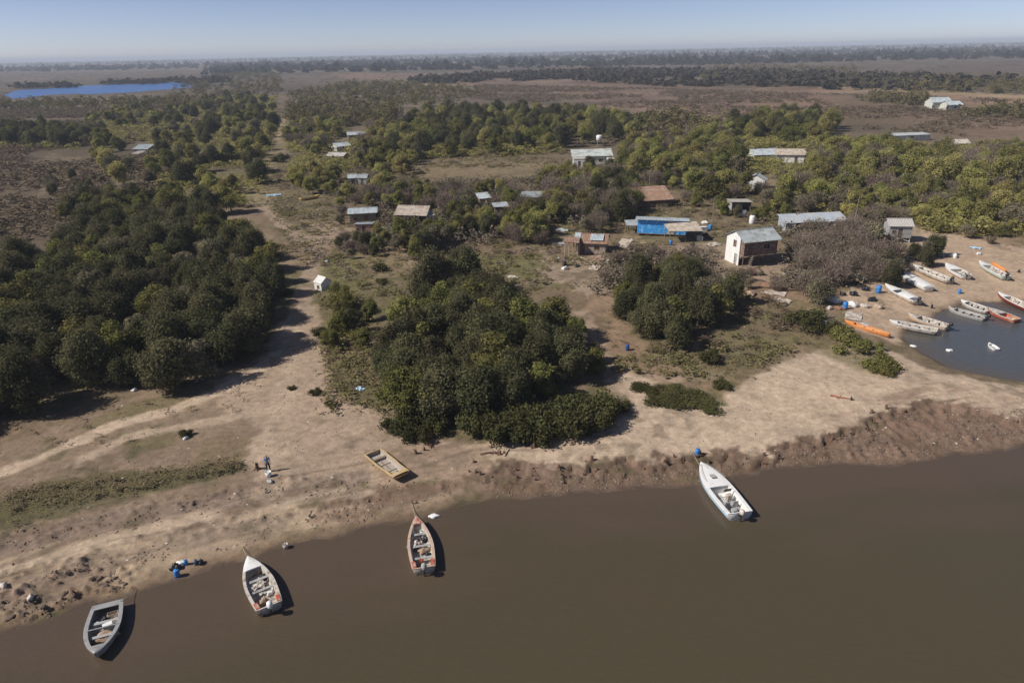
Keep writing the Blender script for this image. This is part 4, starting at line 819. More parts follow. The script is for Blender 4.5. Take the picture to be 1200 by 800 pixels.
    if open_front:
        for i in range(3): V, F = [], []; tube(V, F, (-hx+.1+(Wm-.2)*i/2, .05, -.2), (-hx+.1+(Wm-.2)*i/2, .05, b1-.02), .08, .07, 6); mk('post', (V, F), post_m, e)
    return e, Wm
def canopy(name, label, px, py, wpx, D_, Hf, Hb, rot, roofm, cat='canopy', n=3, post_m=WOOD, wav=.1):
    x, y, z = G(px, py); Wm = wpx*math.hypot(y, CH)/800; e = empty(name, (x, y, z), math.radians(rot), label, cat); hx = Wm/2
    V, F = [], []; corr(V, F, (-hx-.2, -.2, Hf), (hx+.2, -.2, Hf-wav), (-hx-.2, D_+.2, Hb), (hx+.2, D_+.2, Hb+wav)); mk('roof', (V, F), roofm, e)
    for i in range(n):
        for j in (0, 1): xx = -hx+.1+(Wm-.2)*i/(n-1); V, F = [], []; tube(V, F, (xx, j*(D_-.2)+.1, -.3), (xx, j*(D_-.2)+.1, (Hf if j == 0 else Hb)-.12), .09, .07, 6); mk('post', (V, F), post_m, e)
    V, F = [], []
    for j in (0, 1): box(V, F, (0, j*(D_-.2)+.1, (Hf if j == 0 else Hb)-.16), (Wm, .1, .12))
    mk('beam', (V, F), post_m, e); return e, Wm
# ================================================================== place everything
# ---- boats on the river
b1 = boat('fishing_boat', 'grey metal fishing boat, pointed end away from the shore, leftmost on the river', (112.6, 769), (127, 708), 2.35, ALU, mat('dirty_bilge', (.2, .175, .15), .85, .3, 3), ALU, ALU, .84, .1, (.34, .62), .75, .86, 2.0, group=None, wide=.26)
b2 = boat('fishing_boat', 'pale fishing boat with red stern corners and white outboard, bow on the wet sand', (291, 655), (316, 712), 2.2, DWHT, DWHT, DWHT, WHT, .74, None, (.36, .56), .8, .85, 1.9, motor=WHT, wide=.2)
b3 = boat('fishing_boat', 'weathered pale boat with red-marked pointed bow, moored below the yellow punt', (488, 608), (497, 667), 2.1, DWHT, DWHT, mat('tan_paint', (.48, .36, .27), .7, .15, 3, c2=(.42, .14, .08), w2=(.58, .66)), mat('tan_deck', (.45, .31, .23), .7, .15, 4, c2=(.45, .09, .05), w2=(.52, .58)), .84, None, (.22, .45, .68), .8, .85, 1.8, motor=GREYP, wide=.2)
b4 = boat('speedboat', 'clean white speedboat with decked bow nosed into the mud bank', (821, 545), (867, 603), 2.5, WHT, WHT, WHT, WHT, .5, None, (), .9, .92, 2.3, group=None, motor=DWHT, wide=.3, stripe=LBLU)
def part(b, nm, VF, m, bevel=0): return mk(nm, VF, m, b['e'], False, bevel)
V, F = [], []; box(V, F, (b4['L']*.33, -.3, .62), (.5, .5, .8)); part(b4, 'console', (V, F), DWHT, .04)
V, F = [], []; box(V, F, (b4['L']*.385, -.35, 1.15), (.04, .7, .4), 0, -.35); part(b4, 'windscreen', (V, F), GLS)
for v_ in (-.35, .45): V, F = [], []; box(V, F, (b4['L']*.22, v_, .5), (.5, .5, .45)); box(V, F, (b4['L']*.22-.28, v_, .85), (.1, .5, .45)); part(b4, 'seat', (V, F), GREYP, .03)
V, F = [], []; box(V, F, (b4['L']*.08, .0, .62), (.5, .8, .5)); part(b4, 'engine_well', (V, F), GREYP, .02)
V, F = [], []; box(V, F, (b4['L']*.68, 0, 1.21), (.5, .5, .05)); part(b4, 'hatch', (V, F), GREYP, .01)
V, F = [], []
for k in range(8): t0, t1 = .62+.04*k, .62+.04*(k+1); [tube(V, F, (b4['L']*t0, s_*(b4['hw'](t0)-.12), 1.28), (b4['L']*t1, s_*(max(b4['hw'](t1)-.12, .02)), 1.3), .02, .02, 5) for s_ in (-1, 1)]
part(b4, 'handrail', (V, F), ALU)
for b, m_ in ((b2, DRED), (b3, DRED)):
    for s_ in (-1, 1): V, F = [], []; box(V, F, (b['L']*.07, s_*(b['hw'](.07)-.2), b['sh'](0)+.05), (b['L']*.11, .3, .05), s_*.1); part(b, 'stern_corner', (V, F), m_, .01)
V, F = [], []; box(V, F, (b1['L']*.5, 0, b1['sh'](.5)+.02), (.1, 2.0, .08)); part(b1, 'cross_bar', (V, F), ALU)
for args in [('bucket', b1, .78-.0, -.25, 'white bucket near the stern of the grey metal boat', SACK, 1.4),]: pass
def load(kind, b, t, v, label, m, s=1.0, dz=0.0): item(kind, inb(b, t, v, dz), label, m, s)
load('sack', b1, .30, -.55, 'white sack in the left side of the grey metal boat', SACK, .8); load('cooler', b1, .42, .25, 'pale blue cool box in the middle of the grey metal boat', LBLU, 1.0)
load('net', b1, .58, .2, 'tan net heap in the grey metal boat', NET, 1.1); load('crate', b1, .2, .4, 'pale crate by the stern of the grey metal boat', PLANK, 1.1); load('tyre', b1, .76, -.3, 'black tyre toward the point of the grey metal boat', BLK, .8); load('bag', b1, .24, -.1, 'black bag by the stern of the grey metal boat', BAG, .9); load('clothes', b1, .74, .3, 'brown cloth heap near the point of the grey metal boat', TERRA, .7)
load('sheet', b2, .48, .25, 'pale sheet spread over the middle of the red-cornered boat', DWHT, .55, .2); load('sack', b2, .3, -.5, 'white sack in the red-cornered boat', SACK, .8); load('bag', b2, .62, -.55, 'black bag under the bow deck of the red-cornered boat', BAG, 1.1); load('net', b2, .2, .3, 'pale net heap at the stern of the red-cornered boat', NET, .7); load('bag', b2, .44, -.35, 'small black bag in the middle of the red-cornered boat', BAG, .6)
load('bucket', b3, .75, -.35, 'white bucket standing below the red bow of the moored boat', SACK, 1.4); load('bag', b3, .62, -.5, 'black bag behind the bucket in the moored boat', BAG, 1.1); load('net', b3, .42, -.25, 'tan net heap in the middle of the moored boat', NET, .8); load('bag', b3, .32, -.5, 'black bag beside the tan net in the moored boat', BAG, .8)
load('jerrycan', b3, .5, .35, 'dark red jerrycan in the moored boat', DKRED, 1.0); load('jerrycan', b3, .2, .1, 'faded red fuel can near the outboard of the moored boat', DRED, 1.0); load('tyre', b3, .12, .5, 'black tyre in the stern of the moored boat', BLK, .7); load('sheet', b3, .5, .55, 'pale plank-like sheet along the right side of the moored boat', DWHT, .5, .25)
load('bag', b4, .2, .9, 'small dark bag in the white speedboat', BAG, .5); load('clothes', b4, .42, .5, 'brown cloth on the floor of the white speedboat', TERRA, .5)
# rope of the moored boat
x0, y0, _ = (*map(float, G0(488, 608, .8)), 0); x1, y1, z1 = G(483, 590); V, F = [], []
pts = [(x0+(x1-x0)*t, y0+(y1-y0)*t, .85+(z1+.05-.85)*t-.25*math.sin(t*math.pi)) for t in np.linspace(0, 1, 9)]
for a, b in zip(pts, pts[1:]): tube(V, F, a, b, .025, .025, 5)
tag(mk('mooring_rope', (V, F), PLANK), 'thin rope running from the red-marked bow to the sand', 'rope')
tag(mk('mooring_stake', lathe([(.07, -.4), (.06, .5), (.02, .58)], 7), WOOD, None, False, 0, (x1, y1, z1)), 'wooden stake holding the rope of the moored boat', 'stake')
x1, y1, _ = G0(509, 605, 0)[0], G0(509, 605, 0)[1], 0; bb = blob(.9, .5, .3, 3); bb.materials.append(SACK); tag(obj('floating_bag', bb, None, (float(x1), float(y1), -.03)), 'pale plastic bag floating right of the moored bow', 'bag')
def rope(bow, zb, land, label):
    x0, y0 = map(float, G0(*bow, zb)); x1, y1, z1 = G(*land); V, F = [], []
    pts = [(x0+(x1-x0)*t, y0+(y1-y0)*t, zb+(z1+.06-zb)*t-.2*math.sin(t*math.pi)*max(0, zb-.3)) for t in np.linspace(0, 1, 8)]
    for a, b in zip(pts, pts[1:]): tube(V, F, a, b, .02, .02, 5)
    tag(mk('mooring_rope', (V, F), PLANK), label, 'rope')
rope((291, 655), .85, (284, 640), 'rope from the white bow of the red-cornered boat up the sand'); rope((821, 545), 1.1, (812, 536), 'short rope from the white speedboat to the mud edge'); rope((142, 704), .7, (158, 690), 'rope from the square stern of the grey metal boat to the shore')
# yellow punt
b5 = boat('punt', 'yellow-railed flat punt lying on the sand with bare grey floor', (471, 560), (437, 532), 1.9, mat('faded_yellow', (.52, .36, .16), .7, .2, 3, c2=(.4, .32, .22), w2=(.48, .6)), mat('bare_grey_boards', (.36, .31, .26), .85, .12, 3), mat('faded_yellow', (.5,.35,.16)), mat('faded_yellow', (.5,.35,.16)), .9, None, (.22,), .6, .98, 2.6, .85, afloat=False, wide=.13, floor=WOOD)
load('jerrycan', b5, .82, .1, 'small lime green can at the narrow end of the yellow punt', GRN, .8); load('bucket', b5, .84, -.35, 'orange bucket beside the lime green can', ORG, .8)
# ---- boats of the inlet
IL = [('white_skiff', 'plain white skiff closest to the bare thicket, whole and clean, on the sand', (1052, 319), (1088.5, 340), 2.2, dict(hull=WHT, liner=WHT, rail=WHT, deck=WHT, deck_from=.45, cover=(.02, .44, WHT), thwarts=(), tipw=.5, pw=3)),
 ('long_skiff', 'long pale grey skiff with dark stern behind the clean white skiff', (1069, 312), (1113, 331.5), 2.0, dict(hull=DWHT, liner=DWHT, rail=WHT, thwarts=(.25, .45, .65), motor=BLK, floor=DWHT)),
 ('open_boat', 'white boat with a small grey box aboard, third from the thicket', (1108, 311), (1132, 326), 2.3, dict(hull=WHT, liner=DWHT, rail=WHT, thwarts=(.3,), deck_from=.5, deck=WHT, motor=GREYP)),
 ('open_boat', 'white and green boat with dark outboard beside the orange canoe high on the beach', (1146.5, 308), (1178, 327), 2.1, dict(hull=mat('pale_green_paint', (.42, .5, .44), .6, .1, 3), liner=DWHT, rail=WHT, thwarts=(.3, .5), deck_from=.7, deck=WHT, motor=BLK)),
 ('canoe', 'slim orange canoe at the back of the inlet beach', (1162, 308), (1178, 319), .9, dict(hull=ORG, liner=ORG, rail=ORG, thwarts=(.3, .6), Hh=.4, st=.3, deck_from=.93)),
 ('open_boat', 'worn white boat with a raised outboard next to the blue drum', (1037, 335), (1075, 356), 2.0, dict(hull=DWHT, liner=GREYP, rail=WHT, deck=WHT, deck_from=.62, cover=(.12, .45, WHT), thwarts=(), motor=BLK)),
 ('red_bottom_boat', 'white boat with dark red bottom half out of the picture at the right', (1169.5, 343), (1213, 371), 2.0, dict(hull=DKRED, liner=DWHT, rail=WHT, deck=WHT, deck_from=.75, thwarts=(.3, .55), afloat=None)),
 ('open_boat', 'upper of the two grey-white boats pulled half out at the inlet edge', (1126, 353), (1158, 369), 1.9, dict(hull=DWHT, liner=DWHT, rail=WHT, thwarts=(.3, .5, .7))),
 ('open_boat', 'lower of the two grey-white boats side by side at the inlet edge', (1111, 361), (1154, 378), 2.2, dict(hull=GREYP, liner=GREYP, rail=DWHT, deck=DWHT, deck_from=.8, thwarts=(.25, .45, .65), motor=BLK)),
 ('red_stern_boat', 'boat with bright orange-red stern afloat at the inlet edge', (1158, 362), (1192, 375.5), 1.9, dict(hull=DRED, liner=DRED, rail=DWHT, deck=DWHT, deck_from=.5, thwarts=(.25,), afloat=True)),
 ('open_boat', 'left grey-white boat of the pair at the point of the inlet', (1042, 376), (1097, 393), 2.1, dict(hull=DWHT, liner=DWHT, rail=WHT, thwarts=(.2, .4, .6, .75), deck_from=.82, deck=WHT)),
 ('open_boat', 'right pale tan boat with dark outboard of the pair at the point of the inlet', (1064.5, 368), (1110, 388.5), 2.0, dict(hull=mat('pale_tan_paint', (.55, .42, .31), .6, .12, 3), liner=DWHT, rail=DWHT, thwarts=(.3, .55), deck_from=.72, motor=BLK)),
 ('long_canoe', 'long narrow orange canoe with yellow marks on the sand left of the inlet', (990, 376.5), (1042, 394.5), 1.2, dict(hull=ORG, liner=mat('dull_orange', (.5, .25, .12), .7, .15, 4), rail=ORG, thwarts=(.2, .4, .6, .8), floor=YEL, Hh=.5, st=.4))]
for nm, lb, bw, sn, wd, kw in IL:
    kw = dict(kw)
    if kw.get('afloat', 0) is True: pass
    else: kw['afloat'] = False
    bt = boat(nm, lb, bw, sn, wd, **kw)
    if 'third from' in lb: load('cooler', bt, .25, .2, 'small grey box aboard the third boat from the thicket', GREYP, 1.0, .1)
    if 'bright orange-red' in lb: load('bucket', bt, .12, .0, 'yellow bucket in the orange-red stern', YEL, 1.4, .1)
b = boat('dinghy', 'tiny white dinghy floating alone in the inlet', (1159, 402), (1168, 409), 1.0, hull=WHT, liner=WHT, thwarts=(.5,), Hh=.4, cat='dinghy')
for (px, py, l) in ((1113, 411, 'larger of the two pale floats near the inlet shore'), (1070, 406, 'smaller pale float by the tip of the inlet')):
    x, y = map(float, G0(px, py, 0)); bb = blob(.9, .6, .35, int(px)); bb.materials.append(SACK); tag(obj('float', bb, None, (x, y, -.05)), l, 'float')
boat('skiff', 'small yellow skiff lying on the grass north of the dirt track', (375, 230), (352, 234), 1.6, hull=YEL, liner=DWHT, rail=YEL, thwarts=(.4,), afloat=False, Hh=.7)
# ---- buildings
e, wm_ = shack('stilt_house', 'brown board house on stilts with grey tin roof and tall white gable', 889, 311, 44, 5.4, 2.7, 'gable', 1.3, 16, BRICK, TIN, .5, [(-2.2, .9, 2.0)], [(1.2, 1.3, .9, 1.0)], 2.1, 'house', DWOOD, wallf=BRICK)
hx = wm_/2; V, F = [], []; wall_panels(V, F, 1.1, 5.4, -hx-.12, 0, 4.8, .14, [(1.6, 2.5, 0, 2.0), (2.2, 3.2, 3.1, 4.4)], 'y'); o = len(V); tri = [(1.1, 4.805), (5.4, 4.805), (2.7, 6.0), (1.1, 5.25)]
for xx in (-hx-.19, -hx-.05): V += [(xx, p, q) for p, q in tri]
F += [(o, o+1, o+2, o+3), (o+7, o+6, o+5, o+4)]+[(o+i, o+(i+1) % 4, o+4+(i+1) % 4, o+4+i) for i in range(4)]
mk('white_gable', (V, F), LIME_, e)
V, F = [], []; box(V, F, (-hx+.5, 5.3, 1.0), (1.2, .12, 1.9)); box(V, F, (-hx+.02, 3.2, .95), (.1, 4.0, 1.85)); mk('lower_boards', (V, F), GREYP, e)
V, F = [], []
for k in range(8): box(V, F, (-hx-.1+k*.0+.25*k, -1.9+.22*k, .25*k+.2), (.25, .8, .05))
mk('steps', (V, F), WOOD, e)
e, wm_ = shack('blue_shack', 'shack walled with bright blue tarpaulin under a pale sheet roof', 775, 277, 56, 4.6, 2.9, 'back', .5, -12, WOOD, TINB, .5, [(2.2, 1.0, 2.0)], [], .55, 'shack', WOOD, wallf=TARPB, leafm=DWHT)
V, F = [], []; box(V, F, (wm_*.18, -.09, 2.0), (1.5, .05, 2.9)); mk('white_panel', (V, F), DWHT, e)
canopy('porch_canopy', 'tan sheet canopy on posts in front of the blue shack', 803, 284, 38, 3.6, 2.5, 3.1, 6, TANR, wav=.25)
canopy('lean_to', 'low grey lean-to joined to the left of the blue shack', 742, 274, 14, 3, 1.9, 2.3, 0, TIN)
shack('rusty_roof_shack', 'low shack with a long rust-brown tin roof behind the blue shack', 768, 243, 40, 6.5, 1.9, 'shed', 1.9, 8, DWOOD, RUST, .4, [(0, .9, 1.8)], [(-2.6, .9, .8, .7)])
e, wm_ = shack('patched_shack', 'half ruined shack with rusty roof patched in grey tin', 692, 297, 34, 5, 2.2, 'gable', 1.1, -14, mat('bare_boards', (.3, .21, .15), .9, .25, 3, c2=(.45, .38, .31)), RUST, .4, [(-1.6, .9, 1.9)], [(1.2, 1.0, .8, .8)])
V, F = [], []; corr(V, F, (-.2, .2, 2.62), (2.4, .2, 2.62), (-.2, 2.1, 3.42), (2.4, 2.1, 3.42)); mk('grey_roof_patch', (V, F), TINB, e)
V, F = [], []; corr(V, F, (-3.4, -.4, 2.3), (-2.2, -.4, 2.25), (-3.4, 2.6, 3.5), (-2.2, 2.6, 3.5)); mk('white_roof_patch', (V, F), TINB, e)
canopy('post_frame', 'bare pale posts with a scrap of roof left of the patched shack', 669, 300, 16, 3, 2.8, 2.9, -8, RUST, 'frame', 4, PLANK)
canopy('leaning_roof', 'small pale leaning roof right of the patched shack', 728, 294, 12, 2, .9, 1.9, -40, TANR, 'shelter', 2)
shack('long_pale_house', 'long low pale green house on its own beyond the field', 694, 193, 44, 7, 2.9, 'shed', 1.2, -2, GREENY, mat('pale_roof', (.5, .53, .5), .7, .12, .6, c2=(.3, .32, .28), w2=(.45, .6)), .4, [(-6.5, 1.2, 2.1), (5.5, 1.3, 2.2)], [(-3, 1.4, .9, 1), (0, 1.4, .9, 1), (3, 1.4, .9, 1)], 0, 'house')
shack('white_shed', 'white painted annex at the left end of the long pale house', 679, 196, 14, 4, 2.7, 'flat', .2, -2, LIME_, DWHT, .1, [(0, .9, 2)], [(1.6, .8, .9, .8)])
shack('white_shed', 'little white shed at the right end of the long pale house', 716, 195, 8, 3, 2.4, 'flat', .2, 0, LIME_, DWHT, .1, [(0, .9, 1.9)])
x, y, z = G(702, 172); e = empty('water_tank', (x, y, z), 0, 'white water tank on a stand behind the long pale house', 'water tank')
mk('tank', lathe([(1.0, 2.4), (1.25, 2.5), (1.25, 4.2), (1.0, 4.5), (.3, 4.6)], 16), WHT, e, True)
for k in range(4): V, F = [], []; a = .785+k*1.571; tube(V, F, (math.cos(a), math.sin(a), -.2), (math.cos(a)*.9, math.sin(a)*.9, 2.4), .1, .1, 6); mk('leg', (V, F), WOOD, e)
shack('arched_roof_shack', 'shack with curved pale grey-blue roof in the trees left of the tan shack', 426, 262, 30, 4, 2.6, 'gable', .7, 6, WOOD, TINB, .4, [(.8, .9, 1.9)], [(-1.8, .9, .8, .8)])
shack('board_hut', 'small hut of pale and red boards in front of the arched blue roof', 427, 274, 20, 3, 2.2, 'back', .3, 0, mat('pink_boards', (.42, .3, .24), .85, .3, 5, c2=(.3, .12, .08)), TINB, .2, [(0, .8, 1.8)], [(-1.3, .6, .8, .6)])
e, wm_ = shack('tan_shack', 'tan-roofed open shack with a white right edge', 482, 263, 34, 6, 2.4, 'gable', 1.3, -10, mat('tan_boards', (.34, .27, .21), .9, .2, 4), TANR, .5, [], [], open_front=True)
V, F = [], []; box(V, F, (wm_/2+.3, 2.2, 1.3), (.12, 4.2, 2.5)); mk('white_end_board', (V, F), LIME_, e)
shack('white_privy', 'tiny white privy just right of the tan shack', 506, 262, 6, 1.3, 2.0, 'shed', .2, 0, LIME_, DWHT, .1, [(0, .6, 1.6)])
shack('pale_roof_shack', 'far shack with a long white roof by the round bright trees', 393, 189, 22, 4, 1.9, 'gable', .9, -22, WOOD, mat('stained_white_roof', (.5, .48, .45), .7, .2, .9, c2=(.27, .23, .2), w2=(.48, .62)), .4, [(0, 1, 1.9)], [(-2.5, 1, .8, .8)])
shack('pale_roof_shack', 'far shack of grey-white sheets behind the long white roof', 403, 177, 16, 6, 2.0, 'gable', 1.1, 35, PALE, TINB, .4, [(0, 1, 1.9)])
shack('pale_roof_shack', 'far shack with tan wall and bluish roof, highest of the group on the track', 418, 165, 18, 5, 2.6, 'shed', .7, 14, TANR, TINB, .4, [(-2, 1.2, 2)])
shack('pale_roof_shack', 'farthest little grey box hut left of centre', 419, 135, 9, 5, 3, 'flat', .2, 0, PALE, TINB, .2, [(0, 1.2, 2)])
shack('round_hut', 'left of the two little grey huts in the trees', 414, 217, 10, 3, 2.2, 'gable', .8, 10, GREYP, TINB, .2, [(0, .8, 1.8)])
shack('round_hut', 'right of the two little grey huts in the trees', 425, 217, 10, 3, 2.2, 'gable', .8, -10, GREYP, TIN, .2, [(0, .8, 1.8)])
shack('grey_roof_shack', 'shack with flat grey roof half sunk in the bare trees', 622, 240, 24, 4, 2.0, 'shed', .6, -12, WOOD, TIN, .3, [(0, .9, 1.9)], [(-1.8, .8, .9, .7)])
shack('corner_roof_shack', 'narrow shack with white-blue roof corner left of the grey flat roof', 569, 243, 13, 3, 2.4, 'shed', .7, 20, DWOOD, TINB, .3, [(0, .9, 1.9)])
canopy('scrap_shelter', 'tall scrap shelter with pale boards in the trees', 588, 262, 16, 3, 4.0, 4.3, 10, TIN, 'shelter', 3, PLANK)
shack('pale_roof_house', 'left of the two pale-roofed houses in the right grove', 898, 190, 30, 7, 2.6, 'gable', 1.3, 5, PALE, TINB, .5, [(0, 1, 2)], [(-3, 1, .9, .9), (3, 1, .9, .9)], 0, 'house')
shack('pale_roof_house', 'right of the two pale-roofed houses, with a white front', 925, 191, 30, 7, 2.8, 'gable', 1.3, -18, LIME_, TANR, .5, [(2, 1, 2)], [(-3, 1, .9, .9)], 0, 'house')
shack('white_gable_hut', 'small hut whose white gable faces the village', 896, 221, 14, 5, 2.6, 'gable', 1.3, 62, LIME_, TIN, .3, [(0, 1, 2)])
shack('open_shed', 'dark grey open shed behind the blue shack', 868, 249, 22, 5, 2.5, 'back', .3, -4, GREYP, mat('dull_roof', (.3, .27, .24), .85, .2, 2), .3, [], [], open_front=True)
x, y, z = G(871, 254); e = empty('white_tank', (x, y, z), 0, 'white upright tank in front of the dark open shed', 'tank'); mk('tank', lathe([(.65, 0), (.7, .1), (.7, 1.3), (.5, 1.55), (.2, 1.6)], 14), WHT, e, True); mk('cap', lathe([(.2, 0), (.2, .1)], 8, (0, 0, 1.6)), BLK, e)
shack('long_blue_shed', 'long low blue-grey tin shed behind the bare thicket', 956, 270, 72, 4, 1.9, 'shed', .9, 2, mat('bluish_sheet', (.3, .35, .4), .6, .2, 1, c2=(.4, .38, .36), w2=(.45, .6)), mat('blue_grey_tin', (.33, .37, .42), .6, .15, 1, c2=(.4, .38, .35), w2=(.45, .6)), .3, [(0, 1, 2)], [(-4, 1, .9, .9), (4, 1, .9, .9)])
for i, (px, py, l, m_) in enumerate([(918, 266, 'white upright tank at the left end of the long blue shed', WHT), (924, 268, 'blue-white tank beside the white one at the long blue shed', LBLU), (881, 262, 'small white tank behind the stilt house roof', WHT)]):
    x, y, z = G(px, py); e = empty('white_tank', (x, y, z), 0, l, 'tank'); mk('tank', lathe([(.6, 0), (.65, .1), (.65, 1.6), (.45, 1.85), (.2, 1.9)], 14), m_, e, True); mk('cap', lathe([(.2, 0), (.2, .1)], 8, (0, 0, 1.9)), BLK, e)
shack('beach_hut', 'grey plank hut with white posts at the head of the inlet beach', 1053, 284, 24, 4, 2.4, 'gable', .9, -12, GREYP, mat('grey_boards', (.42, .39, .36), .85, .2, 3), .3, [(0, .8, 1.8)], [(-1.2, .7, .8, .7)], 1.0, 'hut', LIME_)
canopy('plank_landing', 'pale plank frame below the beach hut', 1047, 305, 20, 3, 1.5, 1.7, 18, mat('grey_boards2', (.4, .37, .33), .85, .2, 3), 'frame', 3, PLANK)
shack('far_white_house', 'pale house with bluish roof alone on the far brown plain', 1103, 128, 20, 9, 4, 'gable', 2.2, 0, PALE, TINB, .5, [(0, 1.4, 2.2)], [(-5, 1.4, 1, 1.2), (5, 1.4, 1, 1.2)], 0, 'house')
shack('far_white_house', 'low pale annex right of the far pale house', 1119, 129, 16, 8, 3, 'gable', 1.6, 6, PALE, TINB, .5, [(0, 1.4, 2.2)], [(-5, 1.4, 1, 1.2)], 0, 'house')
shack('far_shack', 'small far shack left in the brown plain', 165, 182, 18, 5, 2.4, 'shed', 1.2, -10, WOOD, TINB, .3, [(0, 1.2, 2)])
canopy('far_canopy', 'low pale sheet roof beside the small far shack', 159, 185, 10, 4, 1.6, 2.2, -20, DWHT)
shack('long_grey_roof', 'long thin grey roof in the right grove', 1068, 165, 42, 6, 2.2, 'flat', .2, 2, PALE, TIN, .4, [(0, 1.2, 1.9)])
shack('far_shack', 'little pale shack in the trees near the right end of the grove', 1126, 176, 16, 6, 2.4, 'gable', 1, -8, TANR, DWHT, .3, [(0, 1.2, 1.9)])
# white hut by the track
shack('white_hut', 'tiny white hut standing alone beside the dirt track', 373, 340, 12, 2.2, 1.35, 'gable', .75, -38, LIME_, mat('white_sheet_roof', (.68, .67, .64), .6, .08, 2), .12, [], [(0.1, .55, .3, .6)], 0, 'hut', wm=1.9)
# fences and poles
def pole(px, py, h, label, name='utility_pole', arm=True):
    x, y, z = G(px, py); e = empty(name, (x, y, z), random.uniform(-.3, .3), label, 'pole'); V, F = [], []; tube(V, F, (0, 0, -.4), (0, 0, h), .12, .08, 7); mk('post', (V, F), WOOD, e)
    if arm: V, F = [], []; box(V, F, (0, -.12, h-.5), (1.5, .1, .12)); mk('cross_arm', (V, F), WOOD, e)
pole(760, 236, 7.5, 'wooden pole behind the rusty roof shack'); pole(834, 268, 7, 'wooden pole between the blue shack and the stilt house'); pole(600, 268, 6.5, 'wooden pole in the bare trees left of the patched shack'); pole(1000, 270, 7, 'wooden pole behind the bare thicket')
# ---- person
def person(px, py, label, shirt, trousers, rz=0.0, h=1.72):
    x, y, z = G(px, py); z = float(H(x, y)); s = h/1.72
    def skin(nm, J, E, m, parent=None, root=0, sub=2):
        me = bpy.data.meshes.new(nm); me.from_pydata([tuple(c*s for c in j[:3]) for j in J], E, []); o = bpy.data.objects.new(nm, me); COL.objects.link(o)
        md = o.modifiers.new('s', 'SKIN'); md.use_smooth_shade = True
        for i, j in enumerate(J): v = me.skin_vertices[0].data[i]; v.radius = (j[3]*s, (j[4] if len(j) > 4 else j[3])*s); v.use_root = (i == root)
        sb = o.modifiers.new('u', 'SUBSURF'); sb.levels = sub; sb.render_levels = sub
        bpy.context.view_layer.update(); dg = bpy.context.evaluated_depsgraph_get(); m2 = bpy.data.meshes.new_from_object(o.evaluated_get(dg)); o.modifiers.clear(); o.data = m2; m2.materials.clear(); m2.materials.append(m)
        m2.polygons.foreach_set('use_smooth', [True]*len(m2.polygons))
        if parent: o.parent = parent
        return o
    J = [(0,0,.95,.13,.1), (0,0,1.15,.13,.1), (0,0,1.38,.16,.1), (0,.01,1.5,.055), (0,.0,1.58,.075,.085), (0,.0,1.68,.075,.085), (0,0,1.74,.03),
         (-.19,0,1.42,.055), (-.26,-.02,1.16,.042), (-.24,-.18,.98,.032), (-.235,-.22,.94,.035), (.19,0,1.42,.055), (.25,.02,1.16,.042), (.26,-.04,.92,.032), (.26,-.06,.87,.035),
         (-.1,0,.88,.085), (-.12,-.03,.5,.058), (-.13,.03,.09,.042), (-.13,-.12,.04,.035), (.1,0,.88,.085), (.13,-.02,.5,.058), (.15,.05,.09,.042), (.16,-.1,.04,.035)]
    E = [(0,1),(1,2),(2,3),(3,4),(4,5),(5,6),(2,7),(7,8),(8,9),(9,10),(2,11),(11,12),(12,13),(13,14),(0,15),(15,16),(16,17),(17,18),(0,19),(19,20),(20,21),(21,22)]
    body = skin('person', J, E, SKIN); body.location = (x, y, z); body.rotation_euler = (0, 0, rz); tag(body, label, 'person')
    q = .018
    skin('shirt', [(0,0,.92,.15,.12),(0,0,1.15,.145,.118),(0,0,1.38,.175,.12),(-.19,0,1.42,.075),(-.235,-.01,1.25,.066),(.19,0,1.42,.075),(.23,.01,1.25,.066)], [(0,1),(1,2),(2,3),(3,4),(2,5),(5,6)], shirt, body)
    skin('trousers', [(0,0,.95,.145,.115),(-.1,0,.86,.1),(-.12,-.03,.5,.075),(-.13,.03,.14,.062),(.1,0,.86,.1),(.13,-.02,.5,.075),(.15,.05,.14,.062)], [(0,1),(1,2),(2,3),(0,4),(4,5),(5,6)], trousers, body)
    skin('hair', [(0,.02,1.66,.082,.092),(0,.015,1.74,.06)], [(0,1)], HAIR, body)
    for hx_, hy_, hz_ in ((-.235,-.24,.9), (.26,-.075,.83)):        # fingers, grown from each palm
        for k in range(5):
            t = (k-2)*.018; ln = (.05, .075, .08, .072, .055)[k]; sp = .03 if k == 0 else 0
            skin('finger', [(hx_+t, hy_+.01, hz_+.02, .009), (hx_+t*1.2-sp*.5, hy_-.006, hz_-ln*.5, .0085), (hx_+t*1.3-sp, hy_-.022, hz_-ln, .006)], [(0,1),(1,2)], SKIN, body, 0, 1)
    V, F = [], []; tube(V, F, (0, -.085, 1.625), (0, -.11, 1.60), .014, .018, 6); mk('nose', (V, F), SKIN, body, True)
    for s_ in (-1, 1): mk('eye', lathe([(.004, 0), (.01, .006), (.004, .012)], 6, (s_*.03, -.083, 1.64)), BLK, body)
    for s_ in (-1, 1): V, F = [], []; box(V, F, (s_*.082, .01, 1.625), (.018, .04, .06)); mk('ear', (V, F), SKIN, body, True, .006)
    V, F = [], []; box(V, F, (0, -.083, 1.572), (.045, .01, .012)); mk('mouth', (V, F), TERRA, body)
    for s_ in (-.135, .155): V, F = [], []; box(V, F, (s_, -.05, .035), (.1, .27, .07)); mk('shoe', (V, F), BLK, body, False, .02)
    return body
person(315, 552, 'person in a blue shirt and dark trousers standing on the bank', BSHIRT, JEAN, .4, 1.82)
put('bucket', 315, 558, 'white bucket at the feet of the person in blue', SACK, 1.8); put('sack', 316.5, 565, 'grey sack on the mud below the white bucket', GREYP, .9)
put('stump', 301, 550, 'dark stump left of the person in blue', DWOOD, 1.2)
